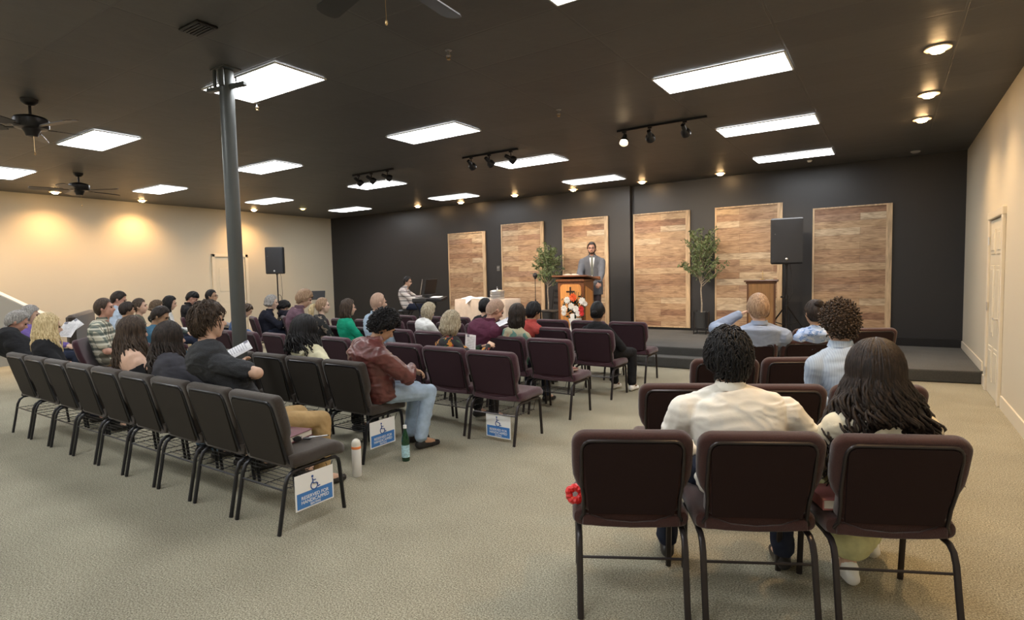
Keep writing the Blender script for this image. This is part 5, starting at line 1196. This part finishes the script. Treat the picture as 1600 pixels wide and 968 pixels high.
# dark wooden chair on stage behind the podium
cp = at(862, 500, 10.7); o = thing('stage_chair', 'dark slatted chair standing on the stage left of the podium', 'chair', (cp.x+.02, 10.75, Z2), R(170))
for sx in (-1, 1): MB().tube([(sx*.21, .2, 0), (sx*.20, .19, .44)], .016, 6).build('leg', M['black_metal'], o); MB().tube([(sx*.21, -.2, 0), (sx*.20, -.19, .45), (sx*.20, -.26, .92)], .016, 6).build('leg', M['black_metal'], o)
MB().box((0, 0, .455), (.44, .42, .05), bev=.015).build('seat', M['black_leather'], o)
b = MB()
for z in (.62, .75, .88): b.box((0, -.215-.15*(z-.45), z), (.38, .02, .07), bev=.006)
b.box((0, .19, .25), (.40, .015, .02)); b.build('back_slats', M['black_metal'], o)
# potted trees
def tree(lb, x, y, z, h_, seed, crown):
    rr = random.Random(seed); o = thing('potted_tree', lb, 'potted plant', (x, y, z))
    MB().lathe([(.001, .10), (.115, .10), (.135, .12), (.15, .42), (.155, .44), (.14, .44), (.13, .40), (.001, .40)], n=28).build('pot', M['pot'], o)
    st = MB()
    for k in range(4): a = R(45+90*k); st.cyl((.17*math.cos(a), .17*math.sin(a), 0), (.17*math.cos(a), .17*math.sin(a), .46), .009, n=8)
    for zz in (.02, .115):
        for k in range(4): a = R(45+90*k); a2 = R(135+90*k); st.cyl((.17*math.cos(a), .17*math.sin(a), zz), (.17*math.cos(a2), .17*math.sin(a2), zz), .008, n=6)
    st.build('pot_stand', M['black_metal'], o, smooth=False)
    MB().lathe([(.001, .38), (.128, .385), (.001, .41)], n=20).build('soil', mat('dark_soil', (.03, .02, .015), .95), o)
    tr = MB(); lv = MB(); trunk = [(0, 0, .36), (.01, 0, .6), (-.012, .01, .85), (.01, 0, 1.1)]; tr.tube(trunk, [.017, .015, .013, .012], 8)
    tips = []
    nb_ = 44
    for k in range(nb_):
        z0 = .95+ (h_-1.15)*(k/nb_)*.8; a = k*2.4+rr.uniform(-.4, .4); L = crown*(1.05-.55*(k/nb_))*rr.uniform(.6, 1.1); up_ = rr.uniform(.25, .6)
        p0 = Vector((rr.uniform(-.02, .02), rr.uniform(-.02, .02), z0)); p1 = p0+Vector((math.cos(a)*L*.5, math.sin(a)*L*.5, up_*.45)); p2 = p0+Vector((math.cos(a)*L, math.sin(a)*L, up_*.8))
        p1.z = min(p1.z, h_); p2.z = min(p2.z, h_+.03)
        tr.tube([p0, p1, p2], [.007, .005, .002], 5)
        for q in range(34): u = rr.uniform(.25, 1.05); p = (p0.lerp(p1, min(1, u*2)) if u < .5 else p1.lerp(p2, (u-.5)*2)); tips.append((p+Vector([rr.uniform(-.045, .045) for _ in range(3)]), a))
    tr.tube([(.01, 0, 1.1), (-.01, .01, h_*.75), (.01, 0, h_-.05)], [.011, .008, .003], 6)
    for k in range(40): tips.append((Vector((rr.uniform(-.06, .06), rr.uniform(-.06, .06), h_-rr.uniform(0, .4))), rr.uniform(0, 6)))
    for p, a in tips:
        q = Matrix.Translation(p) @ Euler((rr.uniform(-1.2, 1.2), rr.uniform(-1.2, 1.2), rr.uniform(0, 6.28))).to_matrix().to_4x4(); l = rr.uniform(.028, .046); w_ = l*.40
        lv.add([(0, 0, -l), (w_, .003, 0), (0, 0, l), (-w_, .003, 0), (0, -.004, 0)], [(0, 1, 4), (1, 2, 4), (2, 3, 4), (3, 0, 4)], q)
    tr.build('trunk', M['bark'], o); lv.build('foliage', M['leaf'], o, smooth=False)
pt = at(1096, 513, 11.5); tree('potted olive tree in a black stand right of the podium', pt.x, 11.5, Z2, 2.12, 5, .46)
pt = at(857, 505, 11.2); tree('potted olive tree left of the podium behind the table end', pt.x, 11.2, Z2, 1.95, 8, .42)
# ================================================================ signs under the chairs
def sign(lb, loc, rz, w_=.29, h_=.225, ry=0):
    o = thing('reserved_sign', lb, 'sign', loc, R(rz)); o.rotation_euler = (0, R(ry), R(rz))   # local: sign face looks along -y, hangs down from z=0
    MB().box((0, 0, -h_/2), (w_, .003, h_)).build('card', M['white'], o, smooth=False)
    MB().box((0, -.0022, -h_*.74), (w_-.022, .0012, h_*.44)).build('blue_band', M['blue'], o, smooth=False)
    s = h_/.225; m = MB(); cx, cz = -.004, -.092*s; y = -.003
    m.tube([(cx+.026*s*math.cos(R(a)), y, cz+.026*s*math.sin(R(a))) for a in range(120, 400, 20)], .0036*s, 6)
    m.ball((cx-.012*s, y, cz+.060*s), (.0085*s, .003, .0085*s), 10); m.tube([(cx-.012*s, y, cz+.048*s), (cx-.008*s, y, cz+.014*s), (cx+.018*s, y, cz+.012*s), (cx+.030*s, y, cz-.016*s), (cx+.042*s, y, cz-.012*s)], .0040*s, 6); m.tube([(cx-.010*s, y, cz+.034*s), (cx+.012*s, y, cz+.033*s)], .0036*s, 6)
    m.build('wheelchair_symbol', M['ink'], o)
    for txt, z, sz in (('RESERVED FOR', -.152, .031), ('HANDICAPPED', -.180, .031), ('SEATING', -.204, .020)):
        t = bpy.data.objects.new('lettering', text_mesh(txt, sz*s, M['white'])); COL.objects.link(t); t.parent = o; t.location = (0, -.0034, z*s); t.rotation_euler = (R(90), 0, 0)
    for sx in (-.1, 0, .1): MB().tube([(sx, 0, -.008), (sx, .002, .012), (sx, .012, .018)], .002, 5).build('wire_loop', M['black_metal'], o)
    return o
sign('reserved sign hanging from the nearest taupe chair at the aisle', (-3.048, 2.255, .348), 90)
sign('reserved sign hanging from the taupe chair of the man in the leather jacket', (-3.632, 3.40, .345), 90)
sign('reserved sign hanging from the plum chair at the centre aisle', (-3.05, 4.31, .262), -3)
# ================================================================ bottles, books, papers
o = thing('water_flask', 'white water flask with an orange band on the carpet by the aisle', 'bottle', (-3.50, 2.99, 0))
MB().lathe([(.001, 0), (.034, 0), (.037, .004), (.037, .215), (.036, .225)], n=28).build('flask_body', M['white'], o)
MB().lathe([(.0365, .222), (.0375, .226), (.0375, .238), (.0365, .242)], n=28).build('orange_band', M['orange'], o)
MB().lathe([(.036, .24), (.036, .262), (.03, .285), (.015, .298), (.001, .30)], n=28).build('lid', mat('pale_lid', (.75, .72, .62), .5), o)
o = thing('glass_bottle', 'green glass water bottle with a pale blue label beside the denim leg', 'bottle', (-3.425, 3.46, 0))
MB().lathe([(.001, .004), (.030, 0), (.034, .006), (.034, .165), (.030, .20), (.017, .245), (.013, .265), (.013, .29), (.015, .292)], n=28).build('glass_body', M['green_glass'], o)
MB().lathe([(.0345, .035), (.0348, .04), (.0348, .135), (.0345, .14)], n=28).build('label_band', M['label_blue'], o)
MB().lathe([(.0155, .282), (.0155, .308), (.012, .311), (.001, .311)], n=20).build('cap', M['white'], o)
# on the empty aisle chair of the nearest left row
SZ = .488
book('bible', 'maroon bible lying on the empty taupe chair at the aisle', (-3.385, 2.31, SZ), 14, (.19, .27, .046), M['bible'])
o = thing('car_keys', 'bunch of keys lying beside the maroon bible', 'keys', (-3.27, 2.36, SZ+.003), R(30))
MB().box((.02, -.01, .008), (.055, .03, .014), bev=.005).build('key_fob', M['black_plastic'], o); MB().tube([(-.02+.016*math.cos(t), .01+.016*math.sin(t), .006) for t in [6.28*k/14 for k in range(14)]], .0018, 5, closed=True).box((-.05, .02, .004), (.05, .01, .003)).box((-.045, -.008, .006), (.05, .01, .003), rot=Euler((0, 0, .5)).to_matrix()).build('key_ring', M['chrome'], o)
o = thing('sunglasses', 'folded dark glasses lying beside the bible on the taupe chair', 'glasses', (-3.285, 2.27, SZ+.004), R(60))
m = MB()
for s_ in (-1, 1): m.ball((s_*.034, 0, .018), (.027, .004, .02), 12); m.tube([(s_*.062, 0, .03), (s_*.06, .06, .012), (s_*.02, .11, .008)], .0025, 5)
m.cyl((-.01, 0, .024), (.01, 0, .024), .003); m.build('frame', M['black_plastic'], o)
o = thing('pen', 'silver pen lying on the front of the taupe aisle chair', 'pen', (-3.235, 2.44, SZ+.004), R(-35)); MB().cyl((0, -.06, .004), (0, .06, .004), .005).build('barrel', M['metal'], o); MB().cyl((0, .06, .004), (0, .075, .004), .004, .001).build('tip', M['black_plastic'], o)
book('hymnal', 'red and white book on the plum chair at the aisle end of the fourth row', (-3.00, 5.60, SZ), 62, (.16, .23, .03), mat('red_cover', (.20, .05, .035), .4))
book('bible', 'pink brown book on the seat between the white shirt and the long haired woman', (-.215, 2.94, SZ), 28, (.14, .20, .05), mat('dusty_pink_cover', (.34, .12, .11), .5))
book('notebook', 'pale book on the second plum chair of the fifth row', (-3.55, 6.60, SZ), 10, (.15, .21, .025), mat('pink_cover', (.55, .30, .30), .5))
# held papers
def sheet(lb, loc, rot, w_=.14, h_=.216, marks=True, name='bulletin'):
    o = thing(name, lb, 'paper', loc); o.rotation_euler = tuple(R(a) for a in rot); m = MB(); rs = []
    for k in range(9):
        u = k/8-.5; z = .012*math.cos(u*3); rs.append([(u*w_, -h_/2, z), (u*w_, h_/2, z), (u*w_, h_/2, z+.0015), (u*w_, -h_/2, z+.0015)])
    m.rings(rs); m.build('page', M['paper'], o)
    if marks:
        m = MB()
        for k in range(9): m.box((0, h_*.32-k*.018, .0145), (w_*.7, .003, .0006))
        m.box((-w_*.28, h_*.40, .0145), (w_*.22, .028, .0008)); m.build('print', mat('print_grey', (.25, .25, .3), .7), o, smooth=False)
    return o
p = at(371, 548, 2.43); sheet('printed white bulletin held by the man in the black shirt', p, (28, 22, -18), .14, .205)
p = at(106, 515, 2.45); sheet('white pages held up by the blonde person', p, (50, 0, 25), .2, .2)
p = at(113, 510, 2.50); sheet('curled second white page in the blonde person\'s hands', p, (40, 25, 10), .15, .18)
p = at(735, 535, 4.72); sheet('white folded sheet held by the person in the black floral top', p, (75, 10, 60), .12, .17)
p = at(787, 503, 5.95); sheet('white sheet on the lap of the person in the maroon shirt', p, (20, 10, -30), .16, .2)
sheet('pale sheet on a plum chair seat right of the grey pole', (-7.40, 4.80, .489), (0, 0, 10), .18, .2)
# red scrunchie on the foreground chair
o = MB(); o.tube([(.030*math.cos(a)*(1+.12*math.sin(a*5)), .030*math.sin(a)*(1+.12*math.cos(a*7)), .004*math.sin(a*9)) for a in [6.28319*k/36 for k in range(36)]], .017, 8, closed=True)
me = o.build('scrunchie', M['red']); p = at(895, 777, 2.36); me.location = (p.x+.012, 2.36, max(p.z, .52)); me.rotation_euler = (R(75), R(10), R(20)); tag(me, 'red satin scrunchie on the leftmost foreground chair', 'scrunchie')
# brown high backed settee far left
o = thing('settee', 'dark brown high backed settee far left behind the plaid shirt', 'settee', (-13.1, 4.62, 0), R(-27))
L_ = 2.4
MB().box((0, .25, .22), (L_, .56, .42), bev=.03).build('seat', M['brown_fabric'], o)
MB().box((0, -.06, .55), (L_, .14, .94), bev=.04).build('backrest', M['brown_fabric'], o)
MB().box((-L_/2+.04, .22, .34), (.09, .56, .66), bev=.03).build('armrest', M['brown_fabric'], o)
# chairs under every far seat that has no row chair
def near_chair(x, y): return any((cx-x)**2+(cy+.2-y)**2 < .30**2 for cx, cy in CHAIRS)
for (x, y, rz, lb) in ((-8.80, 3.02, -36, 'plum chair seen edge on, under the person in the plaid shirt'), (-7.45, 3.18, -15, 'plum chair under the person looking down between the brunettes'), (-10.84, 3.98, -30, 'plum chair under the person in the pale blue shirt'), (-9.75, 3.76, -20, 'plum chair under the small dark haired person'), (-10.2, 4.10, -30, 'plum chair under the person with brown hair tied back'), (-10.80, 4.80, -25, 'plum chair under the person with light brown hair'),
    (-11.4, 5.1, -30, 'plum chair under the distant person with long black hair'), (-11.88, 5.82, -25, 'plum chair under the person with the flat cap'), (-11.3, 6.02, -25, 'plum chair under the person with slicked hair'), (-10.3, 6.36, -22, 'plum chair seen edge on, under the silver haired person'), (-9.86, 6.72, -30, 'plum chair under the dark curly person'), (-9.62, 5.28, -25, 'plum chair under the person in denim'), (-10.52, 2.93, -30, 'plum chair under the person in purple')):
    chair('purple', .59, x, y, rz, lb, 'plum chairs at the far left')
bpy.data.scenes.remove(TMP)
